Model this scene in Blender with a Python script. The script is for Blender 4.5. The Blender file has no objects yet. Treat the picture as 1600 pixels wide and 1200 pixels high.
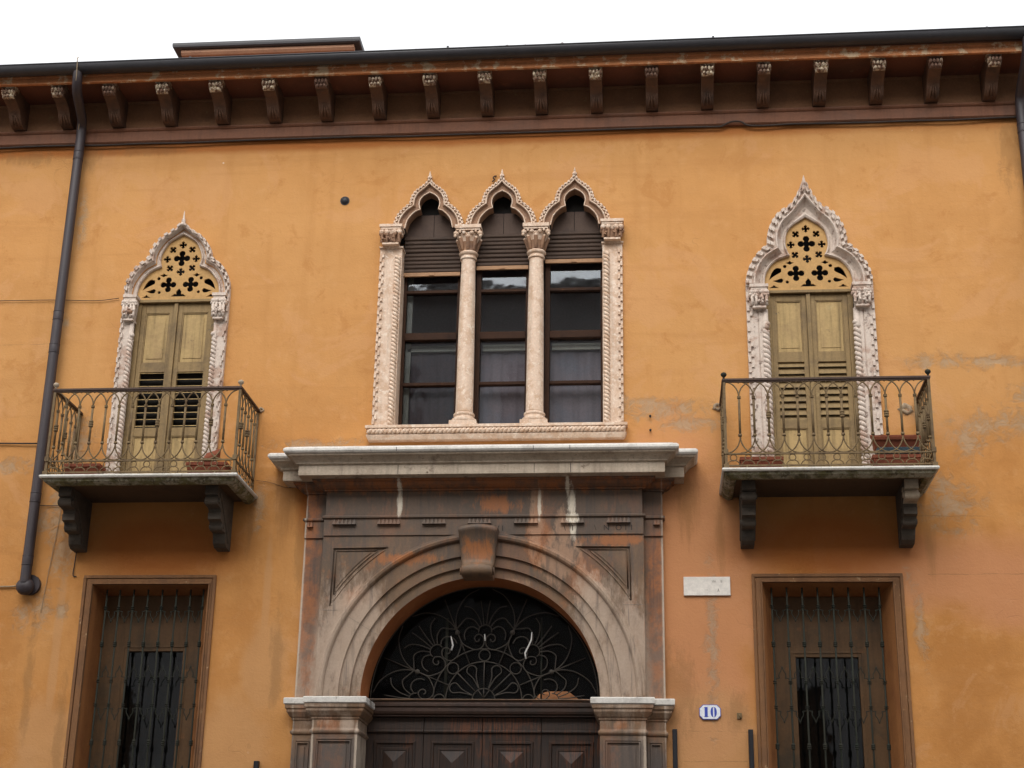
import bpy, math, random
from mathutils import Vector, Matrix
from mathutils.geometry import delaunay_2d_cdt
random.seed(7)
S = bpy.context.scene
COL = S.collection
PI = math.pi

# ------------------------------------------------------------------ camera
cam_d = bpy.data.cameras.new("camera"); cam = bpy.data.objects.new("camera", cam_d); COL.objects.link(cam)
yaw, pitch, roll = .09609, .34802, .01775
cy_, sy_, cp_, sp_ = math.cos(yaw), math.sin(yaw), math.cos(pitch), math.sin(pitch)
fwd = Vector((-sy_*cp_, cy_*cp_, sp_)); rt = Vector((cy_, sy_, 0)); up = rt.cross(fwd)
r_ = rt*math.cos(roll)+up*math.sin(roll); u_ = -rt*math.sin(roll)+up*math.cos(roll)
M = Matrix((r_, u_, -fwd)).transposed().to_4x4(); M.translation = Vector((1.37, -16, 1.6))
cam.matrix_world = M
cam_d.sensor_width = 36; cam_d.lens = 36*2432.3/1600; cam_d.clip_end = 500; cam_d.clip_start = .1
S.camera = cam
S.render.resolution_x = 1024; S.render.resolution_y = 768

# ------------------------------------------------------------------ light
SUN_EL, SUN_AZ = math.radians(42), math.radians(188)
w = bpy.data.worlds.new("World"); S.world = w; w.use_nodes = True
nt = w.node_tree; bg = nt.nodes['Background']
sky = nt.nodes.new('ShaderNodeTexSky'); sky.sky_type = 'NISHITA'; sky.sun_disc = False
sky.sun_elevation = SUN_EL; sky.sun_rotation = SUN_AZ; sky.air_density = 1.0; sky.dust_density = 4.0; sky.ozone_density = 1.0
hs = nt.nodes.new('ShaderNodeHueSaturation'); hs.inputs['Saturation'].default_value = .12
nt.links.new(sky.outputs[0], hs.inputs['Color'])
cl = nt.nodes.new('ShaderNodeMix'); cl.data_type = 'RGBA'; cl.inputs[0].default_value = .65      # even cloud cover over the sky
nt.links.new(hs.outputs[0], cl.inputs[6]); cl.inputs[7].default_value = (4.6, 4.65, 4.75, 1); nt.links.new(cl.outputs[2], bg.inputs['Color'])
bg.inputs['Strength'].default_value = .15
sun_d = bpy.data.lights.new("sun", 'SUN'); sun = bpy.data.objects.new("sun", sun_d); COL.objects.link(sun)
sun_d.energy = 0.8; sun_d.angle = math.radians(50); sun_d.color = (1, .965, .92)
sd = Vector((math.sin(SUN_AZ)*math.cos(SUN_EL), math.cos(SUN_AZ)*math.cos(SUN_EL), math.sin(SUN_EL)))
sun.rotation_euler = sd.to_track_quat('Z', 'Y').to_euler()
sun.location = (0, -10, 30)
S.view_settings.view_transform = 'Standard'; S.view_settings.look = 'None'
S.view_settings.gamma = 1; S.view_settings.exposure = 1.1

# ------------------------------------------------------------------ materials
class N:
    def __init__(s, name):
        s.m = bpy.data.materials.new(name); s.m.use_nodes = True; s.t = s.m.node_tree
        s.b = s.t.nodes['Principled BSDF']; s.pos = s.n('ShaderNodeNewGeometry').outputs['Position']
    def n(s, k, **kw):
        x = s.t.nodes.new(k)
        for a, v in kw.items(): setattr(x, a, v)
        return x
    def l(s, a, b): s.t.links.new(a, b)
    def put(s, sock, v):
        if hasattr(v, 'is_output'): s.l(v, sock)
        else: sock.default_value = v
    def math(s, op, a, b=0., clamp=False):
        x = s.n('ShaderNodeMath', operation=op, use_clamp=clamp); s.put(x.inputs[0], a); s.put(x.inputs[1], b); return x.outputs[0]
    def map(s, scale=(1, 1, 1), loc=(0, 0, 0), rot=(0, 0, 0)):
        x = s.n('ShaderNodeMapping'); s.l(s.pos, x.inputs[0]); x.inputs['Scale'].default_value = scale
        x.inputs['Location'].default_value = loc; x.inputs['Rotation'].default_value = rot; return x.outputs[0]
    def noise(s, sc, det=5, rough=.6, scale=(1, 1, 1), loc=(0, 0, 0), dist=0):
        x = s.n('ShaderNodeTexNoise'); s.l(s.map(scale, loc), x.inputs['Vector'])
        x.inputs['Scale'].default_value = sc; x.inputs['Detail'].default_value = det
        x.inputs['Roughness'].default_value = rough; x.inputs['Distortion'].default_value = dist; return x.outputs[0]
    def step(s, v, a, b, smooth=True):
        x = s.n('ShaderNodeMapRange'); x.interpolation_type = 'SMOOTHSTEP' if smooth else 'LINEAR'
        s.put(x.inputs[0], v); x.inputs[1].default_value = a; x.inputs[2].default_value = b; return x.outputs[0]
    def mix(s, f, a, b, mode='MIX'):
        x = s.n('ShaderNodeMix', data_type='RGBA', blend_type=mode)
        s.put(x.inputs[0], f)
        for i, v in ((6, a), (7, b)):
            if hasattr(v, 'is_output'): s.l(v, x.inputs[i])
            else: x.inputs[i].default_value = (*v, 1)
        return x.outputs[2]
    def bump(s, h, strength=.4, dist=.01, prev=None):
        x = s.n('ShaderNodeBump'); x.inputs['Strength'].default_value = strength; x.inputs['Distance'].default_value = dist
        s.l(h, x.inputs['Height'])
        if prev: s.l(prev, x.inputs['Normal'])
        return x.outputs[0]
    def patch(s, lst, nz, amp=1.2, soft=.18, bias=0.):
        """mask of distorted ellipses (x, z, rx, rz) on the facade"""
        d = None
        for x, z, rx, rz in lst:
            mp = s.map((1/rx, 0, 1/rz), (-x/rx, 0, -z/rz))
            v = s.n('ShaderNodeVectorMath', operation='LENGTH'); s.l(mp, v.inputs[0])
            d = v.outputs['Value'] if d is None else s.math('MINIMUM', d, v.outputs['Value'])
        e = s.math('ADD', d, s.math('MULTIPLY', s.math('SUBTRACT', nz, .5-bias/(amp*2)), amp*2))
        return s.step(e, 1+soft, 1-soft)
    def done(s, col, rough=.8, nrm=None, metal=0, spec=.3):
        s.put(s.b.inputs['Base Color'], col if hasattr(col, 'is_output') else (*col, 1))
        s.put(s.b.inputs['Roughness'], rough); s.b.inputs['Metallic'].default_value = metal
        s.b.inputs['Specular IOR Level'].default_value = spec
        if nrm: s.l(nrm, s.b.inputs['Normal'])
        return s.m

def weathered(name, base, c2, c3, sc=3, thr=(.45, .7), thr3=(.6, .72), rough=.75, bump=.3, bd=.006, fine=40, metal=0, spec=.3, streak=0, c4=None):
    k = N(name)
    a = k.step(k.noise(sc, 6, .65), *thr); b = k.step(k.noise(sc*2.3, 8, .7, loc=(3, 5, 9)), *thr3)
    col = k.mix(a, base, c2); col = k.mix(b, col, c3)
    if c4:
        col = k.mix(k.step(k.noise(sc*4, 8, .75, loc=(13, 1, 4)), .62, .68), col, c4)
    f = k.noise(fine, 6, .7)
    if streak:
        st = k.noise(6, 4, .6, scale=(3, 3, .18)); col = k.mix(k.math('MULTIPLY', k.step(st, .45, .75), streak), col, tuple(v*.45 for v in base))
    col = k.mix(.55, col, k.mix(f, tuple(.35 for _ in range(3)), (1, 1, 1)), 'OVERLAY') if False else k.mix(k.step(f, .3, .7), k.mix(1, col, (.88, .88, .88), 'MULTIPLY'), k.mix(1, col, (1.07, 1.07, 1.07), 'MULTIPLY'))
    return k.done(col, rough, k.bump(f, bump, bd), metal, spec)

# stucco of the facade
k = N('stucco')
n0 = k.noise(.35, 4, .55); n1 = k.noise(1.3, 7, .62, loc=(2, 0, 5)); n2 = k.noise(5, 8, .7); n3 = k.noise(38, 6, .7)
st = k.noise(2.2, 5, .6, scale=(2.2, 1, .16)); pn = k.noise(7.5, 10, .82, loc=(7, 0, 1), dist=.6)
col = k.mix(k.step(n1, .40, .62), (.53, .242, .074), (.44, .19, .053))
col = k.mix(k.math('MULTIPLY', k.step(n0, .42, .62), .55), col, (.55, .285, .105))
sx_ = k.n('ShaderNodeSeparateXYZ'); k.l(k.pos, sx_.inputs[0])
col = k.mix(k.math('MULTIPLY', k.step(k.math('ADD', sx_.outputs[2], k.math('MULTIPLY', n1, 2.2)), 7.6, 8.8), .5), col, (.56, .30, .115))   # upper coat faded paler
col = k.mix(k.math('MULTIPLY', k.step(st, .5, .75), .35), col, (.40, .18, .055))
col = k.mix(k.math('MULTIPLY', k.step(n2, .5, .72), .4), col, (.60, .33, .14))
col = k.mix(k.math('MULTIPLY', k.step(k.noise(2.6, 9, .75, loc=(8, 2, 8), dist=.5), .54, .64), .5), col, (.43, .19, .058))
col = k.mix(k.math('MULTIPLY', k.step(k.noise(.9, 9, .7, loc=(1, 2, 3), dist=.8), .54, .60), .38), col, (.57, .30, .135))
col = k.mix(k.math('MULTIPLY', k.step(k.noise(1.1, 6, .7, scale=(.25, 1, 3), loc=(5, 0, 3)), .52, .62), .3), col, (.44, .205, .07))
col = k.mix(k.math('MULTIPLY', k.step(k.noise(24, 8, .8), .56, .66), .3), col, (.36, .165, .055))
# salmon repair coat in the lower middle and right
sal = k.patch([(1.75, 5.2, .75, 1.5), (1.4, 5.9, .5, .8), (4.6, 5.3, 1.3, .38), (1.9, 4.2, .45, .9), (5.2, 5.0, .8, .3)], n1, .9, .45)
col = k.mix(k.math('MULTIPLY', sal, .75), col, (.52, .235, .115))
sal2 = k.patch([(-3.0, 3.55, .42, .55), (-2.75, 4.3, .22, .5), (1.9, 3.6, .5, .5), (-5.0, 3.5, .3, .5), (-4.99, 4.3, .05, 1.2), (-2.75, 4.9, .04, .8)], n1, .9, .3)
col = k.mix(k.math('MULTIPLY', sal2, .6), col, (.50, .27, .12))
# mostly shade painted into the colour under the balconies, with some unfaded paint
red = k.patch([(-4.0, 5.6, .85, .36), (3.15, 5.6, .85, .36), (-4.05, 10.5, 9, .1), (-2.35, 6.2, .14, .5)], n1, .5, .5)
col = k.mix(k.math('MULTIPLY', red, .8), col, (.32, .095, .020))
# bare grey render
gl = [(4.42, 6.03, .22, .22), (4.36, 6.2, .12, .15), (4.85, 6.85, .3, .12), (4.65, 6.72, .14, .18), (5.3, 6.92, .3, .12), (4.4, 7.62, .28, .07), (5.0, 7.6, .3, .06),
      (5.35, 7.2, .2, .1), (4.2, 7.05, .16, .05), (1.45, 7.1, .4, .09), (1.75, 6.95, .25, .07), (1.2, 7.2, .2, .05), (-5.05, 5.6, .13, .28), (-5.15, 5.95, .1, .3),
      (-5.3, 5.9, .14, .09), (-5.2, 4.93, .1, .18), (-5.4, 4.85, .08, .12), (-4.98, 4.9, .06, .1), (-5.78, 6.55, .3, .07), (-5.28, 9.55, .05, .32), (-2.3, 6.75, .4, .05),
      (-2.9, 6.05, .07, .2), (4.05, 4.75, .05, .3), (-5.0, 6.75, .12, .3), (1.93, 4.6, .05, .6), (-5.35, 8.25, .1, .04), (3.95, 5.25, .05, .1)]
gm = k.patch([(a, b, c*1.25, d*1.35) for a, b, c, d in gl], pn, 3.4, .7, .5)
col = k.mix(k.math('MULTIPLY', gm, .62), col, k.mix(n2, (.32, .235, .15), (.46, .37, .26)))
# dark damp blotches, and white chips
dk = k.patch([(1.55, 4.1, .2, .35), (2.15, 3.85, .12, .18), (-2.6, 4.4, .06, .5), (-5.25, 4.2, .05, .5), (-4.85, 3.6, .05, .6), (-2.42, 5.6, .06, .4), (5.4, 10.2, .1, .5), (-5.25, 10.4, .1, .16), (-6, 10.4, .3, .08), (-4.6, 10.45, .35, .05)], k.noise(4, 8, .75, scale=(2, 1, .7)), 2.6, .6)
run = k.patch([(-5.0, 5.75, .05, .3), (-2.98, 5.8, .04, .3), (2.05, 5.75, .05, .35), (4.2, 5.6, .05, .3), (-2.62, 6.1, .1, .4), (1.72, 6.1, .1, .4), (-1.72, 6.65, .05, .12), (1.06, 6.65, .05, .12)], k.noise(5, 7, .75, scale=(3, 1, .4)), 1.6, .6, .1)
col = k.mix(k.math('MULTIPLY', run, .5), col, (.27, .13, .05))
col = k.mix(k.math('MULTIPLY', dk, .38), col, (.22, .12, .05))
vo = k.n('ShaderNodeTexVoronoi'); vo.inputs['Scale'].default_value = 3.2; k.l(k.map((1, 0, 1)), vo.inputs['Vector'])
chip = k.step(k.math('ADD', vo.outputs['Distance'], k.math('MULTIPLY', k.math('SUBTRACT', n3, .5), .06)), .045, .035)
chip = k.math('MULTIPLY', chip, k.step(k.noise(.9, 3, .5, loc=(9, 9, 9)), .56, .6))
col = k.mix(chip, col, (.72, .64, .5))
# hairline cracks
cr = k.n('ShaderNodeTexVoronoi', feature='DISTANCE_TO_EDGE'); cr.inputs['Scale'].default_value = .8
wv = k.n('ShaderNodeVectorMath', operation='ADD'); k.l(k.map((1, 0, 1.6)), wv.inputs[0])
nc = k.n('ShaderNodeTexNoise'); nc.inputs['Scale'].default_value = 2.5; k.l(k.pos, nc.inputs['Vector']); k.l(nc.outputs['Color'], wv.inputs[1]); k.l(wv.outputs[0], cr.inputs['Vector'])
crm = k.math('MULTIPLY', k.step(cr.outputs['Distance'], .006, .002), k.step(k.noise(.7, 3, .5, loc=(1, 4, 2)), .62, .66))
col = k.mix(k.math('MULTIPLY', crm, .15), col, (.22, .12, .06))
ln = None
for x0_, x1_, z_ in ((4.15, 9, 5.285), (-9, -5.45, 8.0), (1.55, 2.3, 3.685), (-9, -5.0, 6.83), (1.6, 2.25, 3.39), (3.9, 9, 5.9)):
    a_ = k.math('ABSOLUTE', k.math('SUBTRACT', sx_.outputs[2], k.math('ADD', k.math('MULTIPLY', n2, .05), z_-.025)))
    a_ = k.math('MULTIPLY', k.step(a_, .006, .002), k.math('MULTIPLY', k.math('GREATER_THAN', sx_.outputs[0], x0_), k.math('LESS_THAN', sx_.outputs[0], x1_)))
    ln = a_ if ln is None else k.math('MAXIMUM', ln, a_)
ln = k.math('MULTIPLY', ln, k.step(n1, .42, .52))
col = k.mix(k.math('MULTIPLY', ln, .5), col, (.24, .13, .06))
hgt = k.math('ADD', k.math('MULTIPLY', n2, .7), k.math('MULTIPLY', n3, .35))
hgt = k.math('SUBTRACT', k.math('SUBTRACT', hgt, k.math('MULTIPLY', gm, .35)), k.math('MULTIPLY', crm, .1))
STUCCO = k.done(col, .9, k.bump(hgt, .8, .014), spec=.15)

# dark painted stone of the portal, with orange undercoat, pale worn lower part, white drips
k = N('portal_stone')
n1 = k.noise(1.6, 7, .65, loc=(4, 0, 2)); n2 = k.noise(5, 8, .7); n3 = k.noise(45, 6, .7); sv = k.noise(3.5, 5, .6, scale=(2.5, 1, .3))
col = k.mix(k.step(n1, .4, .62), (.13, .082, .048), (.195, .114, .062))
col = k.mix(k.math('MULTIPLY', k.step(n2, .55, .66), .7), col, (.26, .11, .045))
col = k.mix(k.math('MULTIPLY', k.step(sv, .52, .66), .6), col, (.085, .065, .055))
nst = k.noise(7, 8, .75, scale=(1.6, 1, .6)); ora = k.patch([(-.48, 6.24, 2.1, .075), (-2.3, 5.2, .06, 1.0), (1.38, 4.9, .09, .7), (-.47, 5.5, .14, .1), (-.3, 6.02, .2, .1), (.95, 5.62, .3, .05), (-1.25, 5.42, .3, .06), (-1.75, 5.0, .12, .12), (.15, 5.65, .1, .3), (.75, 5.15, .06, .2), (-1.95, 3.72, .1, .06), (-2.05, 3.72, .05, .05), (1.0, 3.72, .07, .05), (.6, 5.2, .12, .2)], nst, 2.2, .45)
sxp = k.n('ShaderNodeSeparateXYZ'); k.l(k.pos, sxp.inputs[0])
soot = k.step(k.math('ADD', sxp.outputs[2], k.math('MULTIPLY', nst, 1.4)), 5.85, 6.5)
col = k.mix(k.math('MULTIPLY', soot, .6), col, (.062, .050, .043))
col = k.mix(k.math('MULTIPLY', ora, .8), col, (.33, .115, .032))
tan_ = k.patch([(.13, 5.82, .075, .36), (.38, 5.4, .2, .25), (-.15, 5.17, .2, .05), (.4, 5.75, .07, .2), (.12, 6.1, .07, .1), (.62, 5.15, .1, .2)], nst, 1.6, .3)
col = k.mix(k.math('MULTIPLY', tan_, .7), col, (.37, .22, .135))
pale = k.patch([(-2.12, 4.3, .35, .5), (-1.9, 4.45, .35, .42), (1.05, 4.4, .42, .55), (.75, 4.85, .2, .35), (-1.7, 4.8, .25, .35), (-2.36, 4.6, .04, .6), (1.45, 4.6, .03, .8), (-2.15, 3.4, .02, .3), (-1.66, 3.4, .03, .3), (1.2, 3.4, .03, .3), (-1.78, 3.72, .06, .1), (-1.85, 4.7, .3, .4)], nst, 1.5, .6)
col = k.mix(k.math('MULTIPLY', pale, .85), col, k.mix(n2, (.37, .265, .19), (.51, .40, .31)))
strip = k.patch([(-2.265, 5.1, .09, 1.1), (1.36, 4.95, .085, 1.0), (-.47, 6.22, 2.0, .06)], nst, 1.1, .4)
col = k.mix(k.math('MULTIPLY', strip, .75), col, k.mix(k.step(n2, .42, .6), (.30, .105, .034), (.13, .07, .045)))
pil = k.patch([(-1.9, 3.15, .6, .45), (1.1, 3.15, .6, .45)], nst, .5, .3)
col = k.mix(k.math('MULTIPLY', pil, .8), col, (.085, .07, .062))
edge = k.patch([(-2.352, 4.9, .012, 1.2), (1.443, 4.9, .012, 1.2), (-2.128, 3.4, .014, .35), (-1.675, 3.4, .018, .3), (1.235, 3.4, .016, .3)], n2, .9, .5)
col = k.mix(k.math('MULTIPLY', edge, .8), col, (.50, .41, .32))
brn = k.step(k.noise(2.4, 8, .7, scale=(1.4, 1, .7), loc=(1, 7, 3)), .5, .62)
col = k.mix(k.math('MULTIPLY', k.math('MULTIPLY', brn, k.step(pale, .6, .1)), .45), col, (.22, .10, .052))
col = k.mix(k.math('MULTIPLY', k.step(k.noise(5, 6, .65, scale=(3, 1, .25), loc=(4, 4, 4)), .54, .66), .45), col, (.055, .045, .04))
wht = k.patch([(-1.33, 6.04, .026, .14), (-1.33, 6.2, .022, .06), (.16, 6.0, .018, .16), (.5, 6.02, .035, .15), (.51, 5.85, .06, .06), (.46, 6.2, .02, .1), (.52, 5.74, .03, .1)], k.noise(16, 8, .8, scale=(2.4, 1, .4)), 1.7, .4)
col = k.mix(wht, col, (.62, .55, .44))
col = k.mix(k.step(n3, .3, .7), k.mix(1, col, (.92, .92, .92), 'MULTIPLY'), k.mix(1, col, (1.05, 1.05, 1.05), 'MULTIPLY'))
# joints between the voussoirs and blocks
PORTAL = k.done(col, .62, k.bump(k.math('ADD', n3, n2), .2, .006), spec=.4)

ARCHSOFFIT = weathered('arch_soffit_paint', (.34, .11, .032), (.42, .15, .05), (.16, .07, .035), 3, bump=.2)
CORNICE_ST = weathered('cornice_limestone', (.53, .44, .34), (.40, .32, .24), (.22, .165, .12), 2.2, thr=(.4, .65), thr3=(.58, .7), rough=.8, streak=.5, c4=(.15, .11, .08))
WHITEROLL = weathered('weathered_white_stone', (.66, .63, .58), (.5, .47, .43), (.28, .25, .22), 6, thr=(.45, .7), rough=.8)
PINK = weathered('pink_marble', (.68, .515, .39), (.58, .40, .275), (.76, .63, .51), 9, thr=(.45, .6), thr3=(.52, .62), rough=.6, c4=(.34, .21, .14), fine=60, streak=.3)
PINKD = weathered('pink_marble_grime_shade', (.30, .17, .10), (.20, .115, .075), (.44, .30, .21), 6, rough=.7, c4=(.18, .1, .07))
WSTONE = weathered('whitewashed_stone', (.60, .505, .43), (.45, .32, .25), (.27, .20, .165), 6, thr=(.5, .62), thr3=(.56, .64), rough=.85, bump=.3, bd=.004, c4=(.40, .17, .08))
MOSSY = weathered('mossy_balcony_stone', (.34, .31, .23), (.15, .135, .06), (.10, .085, .05), 7, thr=(.4, .6), thr3=(.5, .62), rough=.95, bump=.9, bd=.02, c4=(.55, .52, .45), fine=30)
UNDER = weathered('dark_slab_underside', (.10, .065, .038), (.075, .05, .032), (.14, .09, .05), 3, rough=.9)
SLABTOP = weathered('balcony_edge_stone', (.60, .58, .53), (.45, .42, .36), (.25, .22, .16), 9, rough=.9, bump=.5)
CORBEL = weathered('dark_corbel_stone', (.085, .068, .052), (.055, .045, .036), (.14, .11, .08), 6, rough=.8, bump=.5, bd=.01)
CORBEL2 = weathered('pale_corbel_stone', (.42, .34, .25), (.32, .25, .17), (.12, .09, .06), 6, rough=.8, bump=.5, bd=.01)
EAVE = weathered('eave_brown_paint', (.17, .062, .036), (.11, .048, .030), (.24, .09, .048), 2, rough=.7, c4=(.2, .13, .07))
EAVEWALL = weathered('eave_frieze_paint', (.24, .12, .06), (.18, .09, .048), (.31, .165, .075), 2, rough=.8, c4=(.26, .17, .08))
BAND = weathered('string_band_paint', (.19, .078, .040), (.15, .07, .042), (.10, .055, .036), 1.5, rough=.65, streak=.4)
FASCIA = weathered('fascia_flaking_paint', (.50, .20, .08), (.34, .14, .06), (.60, .44, .28), 3, thr3=(.53, .6), rough=.8, c4=(.55, .45, .32))
BRK = weathered('bracket_brown', (.125, .064, .038), (.07, .042, .03), (.20, .095, .05), 5, rough=.7, bump=.6, bd=.012)
k = N('bracket_carved_flaking'); n2 = k.noise(22, 6, .7); n3 = k.noise(1.4, 2, .5)
col = k.mix(k.step(n2, .46, .56), (.18, .10, .065), (.62, .52, .38)); col = k.mix(k.step(n3, .45, .58), (.15, .085, .06), col)
BRKC = k.done(col, .8, k.bump(n2, .5, .01))
GUTTER = weathered('gutter_metal', (.030, .029, .033), (.038, .036, .042), (.028, .028, .03), 3, rough=.5, bump=.08, metal=0, spec=.45, fine=15)
PIPE = weathered('downpipe_paint', (.042, .031, .034), (.034, .027, .031), (.055, .038, .034), 3, rough=.5, bump=.1, spec=.45)
IRON = weathered('rusty_iron', (.17, .115, .055), (.10, .062, .032), (.25, .18, .09), 12, rough=.7, bump=.5, bd=.003, c4=(.10, .035, .018))
IRONRAIL = weathered('handrail_iron', (.07, .04, .028), (.05, .03, .022), (.11, .06, .035), 9, rough=.6, bump=.4, bd=.003)
DARKIRON = weathered('dark_iron', (.032, .032, .024), (.024, .030, .024), (.055, .048, .034), 9, spec=.15, rough=.75, bump=.3, bd=.002)
FANIRON = weathered('brown_grille_iron', (.055, .046, .036), (.04, .034, .028), (.075, .062, .05), 9, rough=.7)
SHUT = weathered('olive_shutter_paint', (.42, .29, .125), (.33, .22, .10), (.46, .335, .155), 3, rough=.7, streak=.8, c4=(.13, .095, .06), fine=30, bump=.4)
SHUTD = weathered('worn_shutter_rail', (.26, .175, .078), (.17, .115, .058), (.32, .225, .105), 3, rough=.7, streak=.5, c4=(.13, .1, .065))
TRAC = weathered('yellow_tracery_paint', (.47, .275, .10), (.40, .235, .085), (.51, .32, .13), 4, rough=.7, bump=.2)
WOODW = weathered('window_brown_wood', (.042, .019, .010), (.028, .014, .009), (.10, .042, .018), 4, rough=.7, streak=.4, spec=.15)
WOODD = weathered('dark_door_wood', (.045, .023, .015), (.026, .018, .014), (.10, .038, .018), 4, rough=.55, streak=.5, spec=.35, c4=(.09, .05, .03))
SLAT = weathered('roller_slat_wood', (.062, .038, .026), (.045, .029, .021), (.095, .058, .038), 5, rough=.7, spec=.25)
SLATBAR = weathered('roller_bar_wood', (.36, .20, .10), (.28, .15, .075), (.18, .09, .05), 5, rough=.6)
TYMP = weathered('tympanum_boards', (.08, .05, .036), (.06, .038, .03), (.11, .068, .045), 4, rough=.7)
GREENISH = weathered('inner_frame_white', (.42, .42, .35), (.36, .36, .3), (.3, .3, .25), 4, rough=.6)
REVEAL = weathered('window_reveal_paint', (.32, .13, .042), (.26, .10, .035), (.20, .09, .045), 2.5, rough=.75, streak=.3)
WFRAME = weathered('window_surround_stone', (.21, .10, .042), (.15, .075, .038), (.29, .135, .052), 2.5, rough=.8, streak=.4, c4=(.46, .33, .19), bump=.5)
INSHUT = weathered('inner_shutter_board', (.115, .062, .027), (.06, .040, .022), (.18, .08, .028), 2.2, rough=.55, spec=.25, bump=.15, streak=.5)
k = N('worn_door_wood'); gr = k.noise(9, 8, .7, scale=(6, 1, .35)); b1_ = k.noise(1.7, 4, .6, loc=(3, 3, 1))
col = k.mix(k.step(gr, .4, .62), (.026, .019, .016), (.052, .028, .018)); col = k.mix(k.math('MULTIPLY', k.step(b1_, .48, .6), k.step(gr, .45, .55)), col, (.11, .04, .018))
DOORW = k.done(col, .55, k.bump(gr, .5, .006), spec=.35)
DARK = weathered('dark_interior', (.010, .009, .008), (.014, .012, .010), (.008, .008, .008), 2, rough=.9)
ROOMW = weathered('room_wall', (.30, .25, .25), (.24, .21, .22), (.34, .27, .27), .8, rough=.9)
CURT = weathered('net_curtain_cloth', (.15, .125, .13), (.12, .12, .135), (.20, .14, .14), 1.6, rough=.95, streak=.35, bump=.05)
TERRA = weathered('terracotta', (.23, .065, .032), (.18, .05, .027), (.28, .10, .055), 8, rough=.8, c4=(.34, .18, .11))
SOIL = weathered('dark_soil', (.03, .02, .015), (.02, .015, .012), (.05, .035, .02), 20, rough=.95)
BLUEG = weathered('blue_grey_plastic', (.055, .085, .105), (.045, .07, .09), (.08, .11, .13), 8, rough=.5)
PLAQUE = weathered('plaque_marble', (.76, .71, .64), (.70, .65, .59), (.78, .72, .63), 6, thr=(.4, .7), rough=.4, fine=25, bump=.1)
ENAMEL = weathered('white_enamel', (.78, .80, .83), (.74, .76, .8), (.8, .8, .82), 5, rough=.25, bump=.02, spec=.5)
BLUE = weathered('blue_enamel', (.045, .075, .42), (.05, .08, .40), (.06, .1, .4), 6, rough=.3, bump=.02, spec=.5)
FADED = weathered('faded_lettering', (.20, .17, .14), (.40, .36, .31), (.5, .45, .4), 30, thr=(.4, .6), rough=.6)
LETTER = weathered('carved_letter', (.03, .024, .02), (.045, .035, .03), (.07, .05, .04), 20, rough=.8)
BLACK = weathered('black_metal', (.02, .02, .024), (.016, .016, .02), (.03, .028, .03), 5, rough=.45, bump=.1)
CABLE = weathered('cable_rubber', (.05, .035, .028), (.035, .027, .024), (.08, .05, .035), 6, rough=.7)
CABLE2 = weathered('pale_cable', (.33, .25, .16), (.26, .18, .11), (.2, .14, .09), 9, rough=.7)
TILE = weathered('roof_tile', (.20, .10, .065), (.15, .085, .06), (.27, .15, .09), 5, rough=.85)
PEACH = weathered('peach_moulding', (.42, .24, .15), (.36, .2, .13), (.46, .3, .2), 3, rough=.8)
PAVE = weathered('paving_stone', (.11, .10, .09), (.09, .08, .072), (.14, .125, .11), 1, rough=.8)
OPP = weathered('opposite_plaster', (.54, .51, .48), (.48, .45, .42), (.6, .56, .52), .8, rough=.9)
PLASTER = weathered('broken_plaster', (.36, .27, .18), (.28, .2, .13), (.26, .10, .05), 9, thr3=(.56, .62), rough=.95, bump=.8, bd=.01)
PAPER = weathered('white_paper', (.75, .73, .7), (.7, .68, .66), (.6, .58, .55), 9, rough=.8)
JOINT = weathered('lime_joint', (.30, .25, .2), (.1, .08, .06), (.4, .35, .3), 14, rough=.9)
BRICK = weathered('orange_brick', (.36, .16, .07), (.3, .13, .06), (.4, .22, .12), 9, rough=.9)

def glass(name, ior, bump_s):
    gm_ = bpy.data.materials.new(name); gm_.use_nodes = True; t = gm_.node_tree
    for x in list(t.nodes): t.nodes.remove(x)
    o = t.nodes.new('ShaderNodeOutputMaterial'); mx = t.nodes.new('ShaderNodeMixShader'); tr = t.nodes.new('ShaderNodeBsdfTransparent'); gl_ = t.nodes.new('ShaderNodeBsdfGlossy')
    fr = t.nodes.new('ShaderNodeFresnel'); fr.inputs['IOR'].default_value = ior; gl_.inputs['Roughness'].default_value = .03; gl_.inputs['Color'].default_value = (.86, .93, 1, 1); tr.inputs[0].default_value = (.86, .89, .93, 1)
    bn = t.nodes.new('ShaderNodeBump'); bn.inputs['Strength'].default_value = bump_s; bn.inputs['Distance'].default_value = .02
    nn = t.nodes.new('ShaderNodeTexNoise'); nn.inputs['Scale'].default_value = 3; ge = t.nodes.new('ShaderNodeNewGeometry'); t.links.new(ge.outputs['Position'], nn.inputs['Vector'])
    t.links.new(nn.outputs[0], bn.inputs['Height']); t.links.new(bn.outputs[0], gl_.inputs['Normal'])
    t.links.new(fr.outputs[0], mx.inputs[0]); t.links.new(tr.outputs[0], mx.inputs[1]); t.links.new(gl_.outputs[0], mx.inputs[2]); t.links.new(mx.outputs[0], o.inputs[0])
    return gm_
GLASS = glass('window_glass', 1.62, .10); DULLGLASS = glass('dusty_fanlight_glass', 1.22, 0.)

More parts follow.
